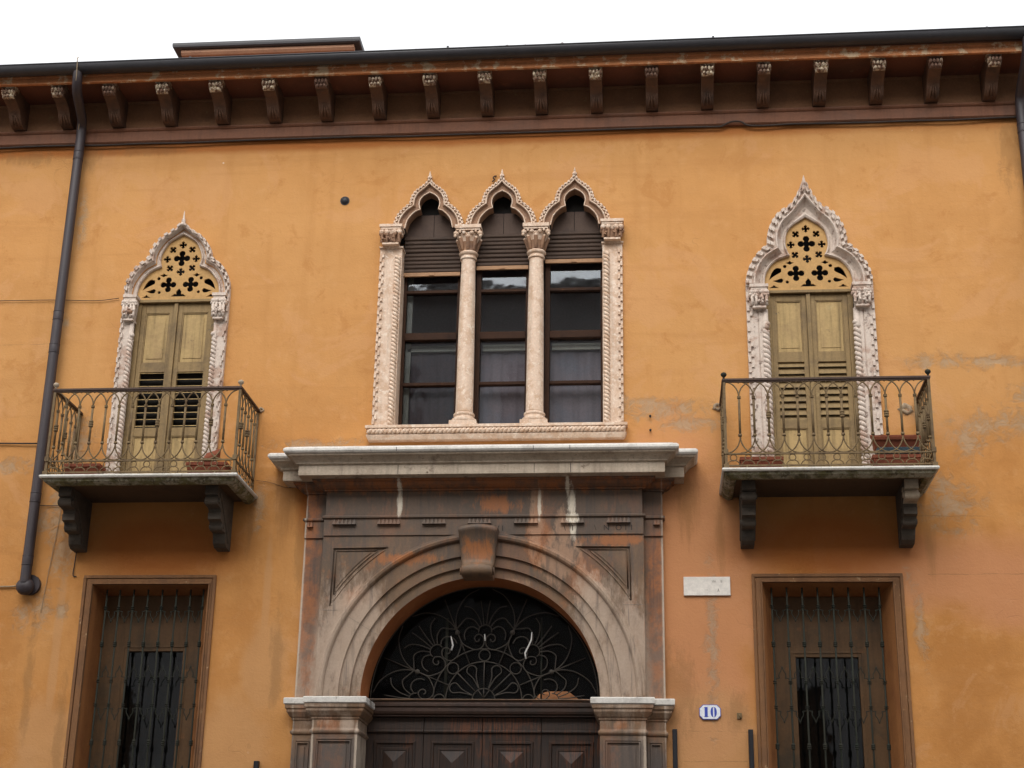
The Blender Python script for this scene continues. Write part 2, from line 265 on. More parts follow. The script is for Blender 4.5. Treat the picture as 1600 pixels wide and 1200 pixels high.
# ------------------------------------------------------------------ mesh helpers
def cat(pts, n=6, closed=False):
    """Catmull-Rom through the points"""
    P = [Vector(p) for p in pts]; out = []; m = len(P)
    for i in range(m-1):
        a = P[i-1] if i else P[0]*2-P[1]; b, c = P[i], P[i+1]; d = P[i+2] if i+2 < m else P[-1]*2-P[-2]
        for j in range(n):
            q = j/n; out.append(.5*((2*b)+(c-a)*q+(2*a-5*b+4*c-d)*q*q+(3*b-a-3*c+d)*q**3))
    out.append(P[-1]); return out
def resample(pts, n):
    P = cat(pts, 8); L = [0]
    for a, b in zip(P, P[1:]): L.append(L[-1]+(b-a).length)
    out = []; j = 0
    for i in range(n+1):
        s = L[-1]*i/n
        while j < len(L)-2 and L[j+1] < s: j += 1
        q = (s-L[j])/max(1e-9, L[j+1]-L[j]); out.append(P[j].lerp(P[j+1], min(1, max(0, q))))
    return out
def inside(p, poly):
    x, y = p; c = False; j = len(poly)-1
    for i in range(len(poly)):
        xi, yi = poly[i]; xj, yj = poly[j]
        if (yi > y) != (yj > y) and x < (xj-xi)*(y-yi)/(yj-yi)+xi: c = not c
        j = i
    return c

class MB:
    def __init__(s): s.v = []; s.f = []; s.sm = []
    def add(s, vs, fs, smooth=False):
        o = len(s.v); s.v += [tuple(p) for p in vs]; s.f += [tuple(i+o for i in f) for f in fs]; s.sm += [smooth]*len(fs); return s
    def box(s, x0, x1, y0, y1, z0, z1):
        vs = [(x, y, z) for x in (x0, x1) for y in (y0, y1) for z in (z0, z1)]
        return s.add(vs, [(0, 1, 3, 2), (4, 6, 7, 5), (0, 4, 5, 1), (2, 3, 7, 6), (0, 2, 6, 4), (1, 5, 7, 3)])
    def quad(s, a, b, c, d): return s.add([a, b, c, d], [(0, 1, 2, 3)])
    def prismx(s, prof, x0, x1, smooth=False):
        """closed (y, z) profile extruded along x"""
        n = len(prof); vs = [(x0, y, z) for y, z in prof]+[(x1, y, z) for y, z in prof]
        s.add(vs, [(i, (i+1) % n, n+(i+1) % n, n+i) for i in range(n)], smooth)
        s.caps([(y, z) for y, z in prof], lambda p: (x0, p[0], p[1])); s.caps([(y, z) for y, z in prof], lambda p: (x1, p[0], p[1])); return s
    def caps(s, loop, fn, holes=()):
        vs = [Vector(p) for p in loop]; es = [(i, (i+1) % len(loop)) for i in range(len(loop))]
        for h in holes:
            o = len(vs); vs += [Vector(p) for p in h]; es += [(o+i, o+(i+1) % len(h)) for i in range(len(h))]
        V, E, F, _, _, _ = delaunay_2d_cdt(vs, es, [], 0, 1e-6)
        ff = []
        for f in F:
            c = sum((V[i] for i in f), Vector((0, 0)))/len(f)
            if inside(c, loop) and not any(inside(c, h) for h in holes): ff.append(tuple(f))
        return s.add([fn(p) for p in V], ff)
    def plate(s, loop, y0, y1, holes=(), back=False, smooth=False):
        """(x, z) outline with holes, front at y0, sides back to y1"""
        s.caps(loop, lambda p: (p[0], y0, p[1]), holes)
        if back: s.caps(loop, lambda p: (p[0], y1, p[1]), holes)
        for h in [loop, *holes]:
            n = len(h); s.add([(p[0], y0, p[1]) for p in h]+[(p[0], y1, p[1]) for p in h], [(i, (i+1) % n, n+(i+1) % n, n+i) for i in range(n)], smooth)
        return s
    def rim(s, x0, x1, yf, yb, prof, top=True, bottom=True):
        """moulding (offset, z) running round the left, front and right of a block"""
        vs = []; fs = []
        for o, z in prof: vs += [(x0-o, yb, z), (x0-o, yf-o, z), (x1+o, yf-o, z), (x1+o, yb, z)]
        for i in range(len(prof)-1):
            a = i*4
            for j in range(3): fs.append((a+j, a+j+1, a+j+5, a+j+4))
        if bottom: fs.append((0, 1, 2, 3))
        if top: b = (len(prof)-1)*4; fs.append((b, b+1, b+2, b+3))
        return s.add(vs, fs)
    def tube(s, pts, r, n=6, flat=1., closed=False):
        P = [Vector(p) for p in pts]; m = len(P); rr = r if isinstance(r, (list, tuple)) else [r]*m
        vs = []; fs = []; ref = None
        for i, p in enumerate(P):
            a = P[(i-1) % m] if (i or closed) else p; b = P[(i+1) % m] if (i < m-1 or closed) else p
            d = (b-a).normalized()
            if ref is None: ref = Vector((0, 1, 0)) if abs(d.y) < .9 else Vector((1, 0, 0)); u = d.cross(ref).normalized()
            else: u = (u-d*u.dot(d)).normalized()      # carried along, so the tube never twists
            v = u.cross(d).normalized()
            for j in range(n):
                q = 2*PI*j/n; vs.append(p+u*math.cos(q)*rr[i]+v*math.sin(q)*rr[i]*flat)
        for i in range(m if closed else m-1):
            for j in range(n): fs.append((i*n+j, i*n+(j+1) % n, ((i+1) % m)*n+(j+1) % n, ((i+1) % m)*n+j))
        s.add(vs, fs, n > 4)
        if not closed: s.v += []; o_ = len(s.v)-len(vs); s.f += [tuple(range(o_, o_+n)), tuple(range(o_+(m-1)*n, o_+m*n))]; s.sm += [False, False]
        return s
    def lathe(s, prof, x, y, n=20, mod=None):
        """(r, z) profile round a vertical axis"""
        vs = []; fs = []; m = len(prof)
        for r, z in prof:
            for j in range(n):
                q = 2*PI*j/n; k_ = r*(mod(q, z) if mod else 1); vs.append((x+k_*math.cos(q), y+k_*math.sin(q), z))
        for i in range(m-1):
            for j in range(n): fs.append((i*n+j, i*n+(j+1) % n, (i+1)*n+(j+1) % n, (i+1)*n+j))
        s.add(vs, fs, True); o_ = len(s.v)-len(vs); s.f += [tuple(range(o_, o_+n)), tuple(range(o_+(m-1)*n, o_+m*n))]; s.sm += [False, False]
        return s
    def ball(s, c, r, n=10, sc=(1, 1, 1)):
        vs = []; fs = []; m = n//2
        for i in range(m+1):
            a = PI*i/m
            for j in range(n): q = 2*PI*j/n; vs.append((c[0]+r*sc[0]*math.sin(a)*math.cos(q), c[1]+r*sc[1]*math.sin(a)*math.sin(q), c[2]+r*sc[2]*math.cos(a)))
        for i in range(m):
            for j in range(n): fs.append((i*n+j, i*n+(j+1) % n, (i+1)*n+(j+1) % n, (i+1)*n+j))
        return s.add(vs, fs, True)
    def loft(s, rings, smooth=False, closed=False):
        n = len(rings[0]); vs = [p for r in rings for p in r]; fs = []
        for i in range(len(rings)-1):
            for j in range(n if closed else n-1): fs.append((i*n+j, i*n+(j+1) % n, (i+1)*n+(j+1) % n, (i+1)*n+j))
        return s.add(vs, fs, smooth)
    def rope(s, a, b, r, turns, n=7, strands=2):
        """twisted rope moulding between two points"""
        A, B = Vector(a), Vector(b); d = (B-A); L = d.length; d.normalize()
        ref = Vector((0, 1, 0)); u = d.cross(ref).normalized(); v = u.cross(d)
        m = int(turns*8)
        for k_ in range(strands):
            pts = []
            for i in range(m+1):
                q = 2*PI*(turns*i/m+k_/strands); pts.append(A+d*L*i/m+(u*math.cos(q)+v*math.sin(q))*r*.5)
            s.tube(pts, r*.62, 6)
        return s

def link(name, mb, mat, parent=None, bevel=0, loc=None):
    me = bpy.data.meshes.new(name); me.from_pydata(mb.v, [], mb.f); me.validate()
    import bmesh
    bm = bmesh.new(); bm.from_mesh(me)
    for f, sflag in zip(bm.faces, mb.sm if len(mb.sm) == len(bm.faces) else [False]*len(bm.faces)): f.smooth = sflag
    bmesh.ops.remove_doubles(bm, verts=bm.verts, dist=1e-5); bmesh.ops.recalc_face_normals(bm, faces=bm.faces)
    bm.to_mesh(me); bm.free()
    me.materials.append(mat)
    o = bpy.data.objects.new(name, me); COL.objects.link(o)
    if parent: o.parent = parent
    if loc: o.location = loc
    if bevel:
        b = o.modifiers.new('bevel', 'BEVEL'); b.width = bevel; b.segments = 2; b.limit_method = 'ANGLE'; b.angle_limit = math.radians(40)
    return o
def addmat(o, mat, test):
    """second material for faces whose centre passes the test"""
    o.data.materials.append(mat); i = len(o.data.materials)-1
    for p in o.data.polygons:
        if test(p.center, p.normal): p.material_index = i
def copy(o, parent, loc):
    c = o.copy(); COL.objects.link(c); c.parent = parent; c.location = loc; return c
def tag(o, label, category=None, group=None, kind=None):
    if label: o['label'] = label
    if category: o['category'] = category
    if group: o['group'] = group
    if kind: o['kind'] = kind
    return o

def arcpts(cx, cz, r, a0, a1, n): return [(cx+r*math.cos(math.radians(a0+(a1-a0)*i/n)), cz+r*math.sin(math.radians(a0+(a1-a0)*i/n))) for i in range(n+1)]

# ------------------------------------------------------------------ setting
g = MB(); g.quad((-250, -250, 0), (250, -250, 0), (250, 250, 0), (-250, 250, 0)); tag(link('ground', g, PAVE), None, kind='structure')

ob = bpy.data.objects.new('opposite_building', None); COL.objects.link(ob); ob.location = (0, -18, 0)
tag(ob, 'tall plain building across the street, seen only as a reflection in the window panes', 'building')
m = MB(); hl = [[(x, z), (x+1.1, z), (x+1.1, z+2.1), (x, z+2.1)] for x in [-27+3.1*i for i in range(18)] for z in (1.0, 5.0, 8.9, 12.6)]
m.plate([(-30, .01), (30, .01), (30, 16.4), (-30, 16.4)], 0, -.3, hl); m.box(-30, 30, -.6, -.5, .01, 16.3); m.box(-30, 30, -9, .45, 16.41, 16.6); m.box(-30.1, -30.01, -9, 0, 0.01, 16.4); m.box(30.01, 30.1, -9, 0, .01, 16.4); m.box(-30, 30, -9.1, -9, .01, 16.4)
link('wall', m, OPP, ob)
so_ = None
for h in hl:
    if so_ is None: m = MB(); m.box(.05, 1.05, -.25, -.2, .05, 2.05); so_ = link('shutter', m, INSHUT, ob, loc=(h[0][0], 0, h[0][1]))
    else: copy(so_, ob, (h[0][0], 0, h[0][1]))

pal = bpy.data.objects.new('palazzo', None); COL.objects.link(pal); pal.location = (0, 0, 0)
tag(pal, 'orange stuccoed old palazzo with gothic windows, two balconies and a dark stone portal', 'building')

# gothic contours: half widths from the spring up to the tip, in two runs that meet at the cusp
RO = ([(.692, 8.518), (.685, 8.628), (.645, 8.758), (.575, 8.883), (.51, 8.96), (.443, 9.02)], [(.443, 9.02), (.436, 9.128), (.408, 9.238), (.35, 9.35), (.28, 9.43), (.19, 9.485), (.125, 9.56), (.085, 9.64), (.045, 9.73), (0, 9.83)])
RI = ([(.484, 8.50), (.482, 8.56), (.465, 8.675), (.41, 8.78), (.33, 8.85), (.19, 8.90)], [(.19, 8.90), (.225, 8.985), (.232, 9.08), (.205, 9.20), (.145, 9.27), (.075, 9.32), (0, 9.37)])
LO = ([(.62, 8.548), (.612, 8.688), (.575, 8.808), (.50, 8.928), (.375, 9.028)], [(.375, 9.028), (.36, 9.113), (.308, 9.215), (.224, 9.309), (.124, 9.372), (.06, 9.43), (.025, 9.47), (0, 9.50)])
LI = ([(.484, 8.548), (.482, 8.58), (.465, 8.70), (.41, 8.80), (.333, 8.885), (.222, 8.935)], [(.222, 8.935), (.243, 9.02), (.225, 9.12), (.165, 9.23), (.09, 9.29), (0, 9.34)])
TO = ([(.41, 9.345), (.395, 9.43), (.34, 9.54), (.23, 9.645)], [(.23, 9.645), (.21, 9.73), (.17, 9.80), (.105, 9.855), (.05, 9.90), (.014, 9.955), (0, 9.985)])
TI = ([(.27, 9.345), (.24, 9.46), (.165, 9.55), (.10, 9.58)], [(.10, 9.58), (.117, 9.65), (.105, 9.71), (.065, 9.758), (0, 9.79)])
def contour(c, cx, n1=14, n2=18):
    a = resample([(x, z) for x, z in c[0]], n1); b = resample([(x, z) for x, z in c[1]], n2)
    half = a+b[1:]
    return [(cx+p[0], p[1]) for p in half]+[(cx-p[0], p[1]) for p in reversed(half[:-1])]
def blend(A, B, t): return [(a[0]+(b[0]-a[0])*t, a[1]+(b[1]-a[1])*t) for a, b in zip(A, B)]

GW = {'L': dict(cx=-4.037, O=LO, I=LI, zs=8.548, wo=.62, tip=9.64), 'R': dict(cx=3.098, O=RO, I=RI, zs=8.51, wo=.692, tip=9.80)}
holes = []
for g_ in GW.values():
    c = blend(contour(g_['I'], g_['cx']), contour(g_['O'], g_['cx']), .4); z0 = 6.16
    holes.append([(c[0][0], z0)]+c+[(c[-1][0], z0)])
TX = (-1.163, -.325, .512)
tri = [(-1.60, 6.80), (.95, 6.80), (.95, 9.345)]
for cx in reversed(TX):
    c = blend(contour(TI, cx), contour(TO, cx), .5); tri += c if cx == TX[2] else c
tri.append((-1.60, 9.345))
T2 = []
for p in tri:
    if not T2 or (Vector(p)-Vector(T2[-1])).length > .004: T2.append(p)
holes.append(T2)
LW = dict(o=(-4.673, -3.368, 5.222), i=(-4.633, -3.525, 5.162), f=(-4.735, -3.333, 5.275), bars=[-4.53, -4.387, -4.232, -4.075, -3.917, -3.761, -3.608, -3.466], op=(-4.334, -3.713, 4.555))
RW = dict(o=(2.447, 3.803, 5.22), i=(2.576, 3.706, 5.13), f=(2.382, 3.866, 5.262), bars=[2.561, 2.717, 2.875, 3.032, 3.188, 3.346, 3.506, 3.659], op=(2.80, 3.445, 4.496))
for q in (LW, RW): holes.append([(q['o'][0], 2.05), (q['o'][1], 2.05), (q['o'][1], q['o'][2]), (q['o'][0], q['o'][2])])
AX, AZ, AR = -.4375, 4.015, 1.2265
holes.append([(AX-1.45, .002), (AX+1.45, .002)]+arcpts(AX, AZ, 1.45, 0, 180, 40))
wl = MB(); wl.plate([(-10, .001), (8.5, .001), (8.5, 11.12), (-10, 11.12)], 0, .45, holes)
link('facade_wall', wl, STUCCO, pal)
# shell: inner faces, ends, back, so that the rooms are rooms
sh = MB(); sh.box(-9.9, 8.4, 1.9, 2.0, .01, 11.1); sh.box(-9.98, -9.9, .46, 6, .01, 11.1); sh.box(8.4, 8.48, .46, 6, .01, 11.1); sh.box(-9.9, 8.4, .46, 1.9, 5.72, 5.9)
sh.box(-1.95, -1.85, .46, 1.9, 5.9, 11.1); sh.box(1.2, 1.3, .46, 1.9, 5.9, 11.1); sh.box(-9.9, 8.4, 5.9, 6, .01, 11.1)
link('inner_wall', sh, ROOMW, pal)

# ------------------------------------------------------------------ roof, turret
rf = MB(); rf.add([(-10.2, -.62, 11.22), (8.6, -.62, 11.22), (8.6, 7, 14), (-10.2, 7, 14), (-10.2, -.62, 11.17), (8.6, -.62, 11.17), (8.6, 7, 11.17), (-10.2, 7, 11.17)], [(0, 1, 2, 3), (4, 5, 6, 7), (0, 1, 5, 4), (2, 3, 7, 6), (0, 3, 7, 4), (1, 2, 6, 5)])
x = -10.1; i = 0
while x < 8.5:
    zz = 11.228+.0075*min(0, x)+random.uniform(-.012, .02)
    rf.tube([(x, -.68, zz), (x, -.2, zz+.17), (x, 1.4, zz+.75)], [.062, .058, .055], 8); x += .21; i += 1
roof = link('roof', rf, TILE, pal)
tb = MB(); tb.box(-4.86, -2.53, 1.72, 4, 11.9, 12.80); tb.prismx([(1.72, 12.80), (1.66, 12.80), (1.63, 12.83), (1.63, 12.865), (1.72, 12.865)], -4.87, -2.52)
link('turret', tb, PEACH, roof)
tb = MB(); tb.rim(-4.93, -2.48, 1.62, 4.2, [(0, 12.87), (.03, 12.872), (.045, 12.885), (.05, 12.91), (.05, 12.945), (.03, 12.95)])
tb.ball((-4.8, 1.7, 12.97), .03, 8); tb.ball((-2.7, 1.7, 12.97), .025, 8)
link('turret_eave', tb, GUTTER, roof, .004)

# cornice: soffit, fascia, band
c = MB(); c.box(-10, 8.5, -.56, 0, 11.10, 11.16); cornice = link('cornice', c, EAVE, pal)
c = MB(); c.box(-10, 8.5, -.03, -.003, 10.735, 11.099); c.prismx([(-.031, 11.099), (-.05, 11.099), (-.045, 11.08), (-.031, 11.07)], -10, 8.5); link('frieze', c, EAVEWALL, cornice)
c = MB(); c.prismx([(-.60, 11.05), (-.59, 11.13), (-.61, 11.14), (-.61, 11.17), (-.561, 11.17), (-.561, 11.05)], -10, 8.5); link('fascia', c, FASCIA, cornice)
c = MB(); c.prismx([(-.004, 10.545), (-.045, 10.545), (-.06, 10.56), (-.06, 10.68), (-.075, 10.69), (-.085, 10.705), (-.085, 10.72), (-.06, 10.733), (-.004, 10.733)], -10, 8.5); link('string_band', c, BAND, cornice)

# brackets: scroll consoles under the eave
def bracket_body():
    m = MB(); prof = cat([(-.03, 10.738), (-.13, 10.732), (-.20, 10.75), (-.25, 10.80), (-.29, 10.86), (-.36, 10.905), (-.44, 10.93), (-.50, 10.955)], 5)
    prof = [(p[0], p[1]) for p in prof]+[(-.515, 10.99), (-.515, 11.098), (-.03, 11.098)]
    m.prismx(prof, -.07, .07)
    # leaf relief on the belly
    body = cat([(-.17, 10.737), (-.235, 10.78), (-.27, 10.82), (-.295, 10.86)], 5)
    for sgn in (-1, 0, 1): m.tube([(sgn*.04*(1-.7*i/len(body)), p[0]-.004, p[1]-.006) for i, p in enumerate(body)], [.013*math.sin(PI*min(1, .15+i/len(body)*1.1))+.002 for i in range(len(body))], 6)
    return m
def bracket_head():
    m = MB(); m.box(-.078, .078, -.545, -.40, 11.045, 11.098)
    for q in range(4): m.ball((-.058+q*.0385, -.53, 11.008), .021, 8, (1, 1.4, 1.55))
    for q in range(3): m.ball((-.04+q*.04, -.515, 10.955), .021, 8, (1, 1.4, 1.1))
    m.tube([(-.076, -.50, 11.0), (.076, -.50, 11.0)], .033, 10); m.tube([(-.066, -.49, 10.955), (.066, -.49, 10.955)], .025, 10)
    return m
BX = [-6.156, -5.552, -4.937, -4.295, -3.658, -3.026, -2.406, -1.775, -1.141, -0.504, 0.128, 0.77, 1.407, 2.039, 2.674, 3.311, 3.951, 4.571, 5.215]
bb = hh = None
for x in BX:
    if bb is None:
        bb = link('bracket', bracket_body(), BRK, cornice, loc=(x, 0, 0)); hh = link('bracket_scroll', bracket_head(), BRKC, cornice, loc=(x, 0, 0))
        b1, h1 = bb, hh
    else: b1 = copy(bb, cornice, (x, 0, 0)); h1 = copy(hh, cornice, (x, 0, 0))

# gutter
gt = MB(); prof = []
for i in range(13): a = math.radians(180+180*i/12); prof.append((-.70+.09*math.cos(a), 11.26+.09*math.sin(a)))
prof += [(-.61, 11.268), (-.622, 11.268)]+[(-.70+.082*math.cos(math.radians(360-180*i/12)), 11.26+.082*math.sin(math.radians(360-180*i/12))) for i in range(13)]
gt.prismx(prof, -10, 8.5, False); gt.tube([(-10, -.788, 11.262), (8.5, -.788, 11.262)], .009, 8)
gt.v = [(x, y, z+.0075*min(0, x)) for x, y, z in gt.v]   # falls towards the downpipe
gutter = link('gutter', gt, GUTTER, pal)
for p in gutter.data.polygons: p.use_smooth = abs(p.normal.x) < .5
m = MB()
for x in (-6.9, -3.9, -.9, 2.1, 5.1):
    pr = [(-.70+.094*math.cos(math.radians(180+180*i/12)), 11.26+.094*math.sin(math.radians(180+180*i/12))) for i in range(13)]; m.prismx(pr+[(-.606, 11.262)], x-.012, x+.012)
m.v = [(x, y, z+.0075*min(0, x)) for x, y, z in m.v]; link('gutter_joint', m, GUTTER, gutter)

# downpipes
def pipe(x, path, zend, cap):
    m = MB(); m.tube(cat(path, 4)+[(x, -.11, path[-1][2]-.03)]+[(x, -.11, zend+(path[-1][2]-.1-zend)*(8-i)/8) for i in range(8)]+[(x, -.11, zend+.01), (x, -.11, zend)], .056, 14); o = link('downpipe', m, PIPE, pal)
    for z in (10.35, 8.3, 7.9, 6.15, 5.45):
        if z > zend+.1:
            j = MB(); [j.lathe([(.0575, e-.006), (.0605, e-.005), (.0605, e+.005), (.0575, e+.006)], x, -.11, 16) for e in (z-.05, z+.05)]; j.lathe([(.0575, z-.045), (.0582, z-.04), (.0582, z+.04), (.0575, z+.045)], x, -.11, 16)
            link('pipe_collar', j, PIPE, o)
    if cap:
        j = MB(); j.ball((x-.0, -.09, zend-.03), .10, 16, (1, .75, .95)); j.tube([(x+.03, 0, zend), (x+.03, -.05, zend)], .11, 18); link('pipe_foot', j, PIPE, o)
    return o
pipe(-5.375, [(-5.255, -.70, 11.17), (-5.262, -.68, 11.05), (-5.29, -.57, 10.93), (-5.34, -.24, 10.80), (-5.37, -.13, 10.72), (-5.375, -.11, 10.6)], 5.2, True)
pipe(5.545, [(5.545, -.70, 11.2), (5.545, -.66, 11.05), (5.545, -.5, 10.93), (5.545, -.24, 10.80), (5.545, -.13, 10.70), (5.545, -.11, 10.5)], .05, False)

# ------------------------------------------------------------------ gothic windows
def capital(x, y, z0, z1, w, s=1):
    """square leafy capital: abacus, volutes, bell"""
    m = MB(); h = z1-z0
    m.box(x-w/2, x+w/2, y-w*.45, y+.1, z1-.035, z1); m.box(x-w/2+.012, x+w/2-.012, y-w*.45+.012, y+.1, z1-.06, z1-.035)
    zb = z0+.025; zt = z1-.06
    rings = []
    for i in range(7):
        q = i/6; hw = w*(.30+.12*q*q); z = zb+(zt-zb)*q; rings.append([(x-hw, y+.08, z), (x-hw, y-hw*.9, z), (x+hw, y-hw*.9, z), (x+hw, y+.08, z)])
    m.loft(rings, False)
    m.box(x-w*.36, x+w*.36, y-w*.36, y+.09, z0, z0+.022)
    rd = random.Random(int(x*100))
    for sx in (-1, 1):
        for q in range(2):
            cx = x+sx*w*(.17+.22*q); cz = zt-.035; R = .026*s
            m.ball((cx, y-w*.40, cz), R, 8, (1.1, .9, 1)); m.ball((cx+sx*.012, y-w*.41, cz-.03), R*.7, 8)
            m.tube([(cx, y-w*.34, zb), (cx-sx*.005, y-w*.38, zb+.05), (cx, y-w*.42, cz-.02)], [.018, .016, .02], 6, .7)
        m.ball((x+sx*w*.44, y-.02, zt-.05), .026*s, 8, (.8, 1.2, 1.1))
    for q in range(14): m.ball((x+rd.uniform(-w*.42, w*.42), y-w*.37-rd.uniform(0, .015), rd.uniform(zb+.02, zt-.02)), rd.uniform(.010, .018)*s, 6)
    return m

def quatrefoil(cx, cz, r, rot=0, lobes=4):
    """closed outline: round lobes joined at the heart"""
    pts = []
    for k_ in range(lobes):
        a = rot+k_*2*PI/lobes; c = (cx+math.cos(a)*r*.62, cz+math.sin(a)*r*.62)
        for i in range(9):
            b = a-PI*.80+1.6*PI*i/8; pts.append((c[0]+math.cos(b)*r*.38, c[1]+math.sin(b)*r*.38))
    return pts
def diamond4(cx, cz, r, rot=0):
    pts = []
    for k_ in range(4):
        a = rot+k_*PI/2
        for da, q in ((-.50, .52), (-.56, .95), (-.18, .92), (0, 1.15), (.18, .92), (.56, .95)): pts.append((cx+math.cos(a+da)*r*q, cz+math.sin(a+da)*r*q))
        a += PI/4; pts.append((cx+math.cos(a)*r*.42, cz+math.sin(a)*r*.42))
    return pts
def tear(x0, z0, x1, z1, wd, bend=.0):
    """drop from the point (x0,z0) to a round head at (x1,z1)"""
    d = Vector((x1-x0, z1-z0)); n = Vector((-d.y, d.x)).normalized(); L = []
    R = []
    for i in range(9):
        q = i/8; c = Vector((x0, z0))+d*q+n*bend*math.sin(PI*q); wdt = wd*math.sin(PI*min(1, q*.5+.02))**1.2*(1-.0*q) if q < .8 else wd*math.cos((q-.8)/.2*PI/2*.97)
        L.append(tuple(c+n*wdt)); R.append(tuple(c-n*wdt))
    return L+R[::-1][1:]

def gothic(key, label_st):
    G = GW[key]; cx = G['cx']; O = contour(G['O'], cx); I = contour(G['I'], cx)
    zb = 6.19; m = MB()
    def full(c, t): return c
    YF = -.075 if key == 'R' else -.06
    # t from the inner edge (0) to the outer edge (1)
    if key == 'R': P = [(0, .05), (0, -.012), (.06, -.026), (.11, -.02), (.15, .012), (.30, .012), (.42, -.02), (.47, -.05), (.48, -.075), (.53, -.092), (.58, -.085), (.60, -.06), (.66, -.055), (.985, -.055), (1, -.045), (1, .02)]
    else: P = [(0, .05), (0, -.01), (.08, -.022), (.14, -.016), (.18, .012), (.42, .012), (.55, -.03), (.58, -.062), (.64, -.068), (.67, -.045), (.70, -.045), (.985, -.045), (1, -.035), (1, .02)]
    def ringpts(t, y):
        c = blend(I, O, t); return [(p[0], y, p[1]) for p in c]
    m.loft([ringpts(t, y) for t, y in P])
    # jambs: straight down from the spring line
    for sgn in (-1, 1):
        xi = cx+sgn*G['I'][0][0][0]; xo = cx+sgn*G['wo']
        if key == 'R': JP = [(0, .05), (0, .03), (.05, .03), (.08, -.02), (.12, -.05), (.36, -.055), (.40, -.04), (.44, -.05), (1, -.05), (1, .02)]
        else: JP = [(0, .05), (0, .03), (.05, .03), (.10, -.02), (.14, -.045), (.5, -.045), (1, -.045), (1, .02)]
        m.loft([[(xi+(xo-xi)*t, y, zb), (xi+(xo-xi)*t, y, G['zs'])] for t, y in JP])
    # dentil blocks in two alternating rows along the outer edge
    for row, (t0, t1) in enumerate(((.70, .84), (.85, .99)) if key == 'R' else ((.70, .84), (.85, .99))):
        A = blend(I, O, t0); B = blend(I, O, t1)
        pa = [Vector(p) for p in A]; pb = [Vector(p) for p in B]
        L = [0]
        for a, b in zip(pb, pb[1:]): L.append(L[-1]+(b-a).length)
        step = .092; s_ = row*step/2
        while s_+step/2 < L[-1]:
            def at(P_, s):
                for j in range(len(L)-1):
                    if L[j+1] >= s: q = (s-L[j])/max(1e-9, L[j+1]-L[j]); return P_[j].lerp(P_[j+1], q)
                return P_[-1]
            a0, a1, b0, b1 = at(pa, s_), at(pa, s_+step*.5), at(pb, s_), at(pb, s_+step*.5)
            y = -.052 if key == 'L' else -.062; dy = -.032
            q4 = [a0, b0, b1, a1]; m.add([(p.x, y+.02, p.y) for p in q4]+[(p.x, y+dy, p.y) for p in q4], [(4, 5, 6, 7), (0, 1, 5, 4), (1, 2, 6, 5), (2, 3, 7, 6), (3, 0, 4, 7)])
            s_ += step
        for sgn in (-1, 1):
            xi = cx+sgn*G['I'][0][0][0]; xo = cx+sgn*G['wo']; wds = abs(xo-xi)
            ta, tb_ = (xi+(xo-xi)*t0, xi+(xo-xi)*t1); z = zb+.05+row*.06
            while z < G['zs']-.08:
                if random.random() > .12: m.box(min(ta, tb_), max(ta, tb_), -.07, -.04, z, z+.058)
                z += .12
    # finial
    z0 = G['O'][1][-1][1]
    if key == 'L': m.lathe([(.0, 9.64), (.006, 9.60), (.010, 9.56), (.014, 9.52), (.026, 9.50), (.022, 9.485), (.03, 9.46), (.045, 9.44), (.03, 9.42)][::-1], cx, -.05, 8)
    else:
        m.add([(cx-.052, -.05, 9.68), (cx+.052, -.05, 9.68), (cx, -.10, 9.68), (cx, -.055, 9.60), (cx, -.05, 9.88), (cx, -.0, 9.68)], [(0, 2, 4), (2, 1, 4), (0, 3, 2), (2, 3, 1), (0, 4, 5), (1, 5, 4)])
        for sg in (-1, 1): m.ball((cx+sg*.045, -.075, 9.66), .016, 6)
    o = link('gothic_window', m, WSTONE, pal, .0015); o['label'] = label_st
    # rope colonnettes and capitals
    xi_ = G['I'][0][0][0]
    for sgn in (-1, 1):
        xc = cx+sgn*(xi_+.005 if key == 'L' else xi_+.008)
        r = .034 if key == 'L' else .042
        mm = MB(); mm.rope((xc, -.035, 6.19), (xc, -.035, 8.02 if key == 'L' else 8.0), r, 19 if key == 'L' else 16)
        mm.lathe([(.02, 8.0), (r*.9, 8.02), (r, 8.04), (r*.8, 8.07), (r*.75, 8.24)], xc, -.035, 10)
        mm.ball((xc-sgn*.02, -.05, 8.07), .03, 8)
        if key == 'L' and sgn == 1: pass
        link('rope_colonnette', mm, WSTONE, o)
        w_ = .16 if key == 'L' else .205
        link('capital', capital(cx+sgn*(.52 if key == 'L' else .555), -.05, 8.235, G['zs'], w_, 1.15), WSTONE, o)
    if key == 'L':   # second, lower tier of the twin capitals
        for sgn in (-1, 1):
            mm = MB(); rd = random.Random(5)
            for q in range(5): mm.ball((cx+sgn*.52-.05+q*.025, -.11+rd.uniform(-.01, .01), 8.33+rd.uniform(-.012, .012)), .025, 8)
            link('capital_leaves', mm, PINKD if sgn < 0 else WSTONE, o)
    # tracery panel with pierced openings
    hs_ = []; zt = G['zs']; ztop = G['I'][1][-1][1]; H = ztop-zt; W_ = xi_
    def q_(u, v): return cx+u*W_, zt+v*H
    s_ = W_
    hs_.append(quatrefoil(*q_(0, .63), .098))
    for u, v, r, ro in ((-.0, .845, .044, PI/2), (-.235, .77, .044, PI/4), (.235, .77, .044, PI/4), (-.355, .62, .043, 0), (.35, .62, .043, 0), (-.27, .475, .044, PI/4), (.27, .475, .044, PI/4), (0, .415, .048, 0)): hs_.append(diamond4(*q_(u, v), r, ro))
    for u in (-.27, .27): hs_.append(quatrefoil(*q_(u, .215), .094))
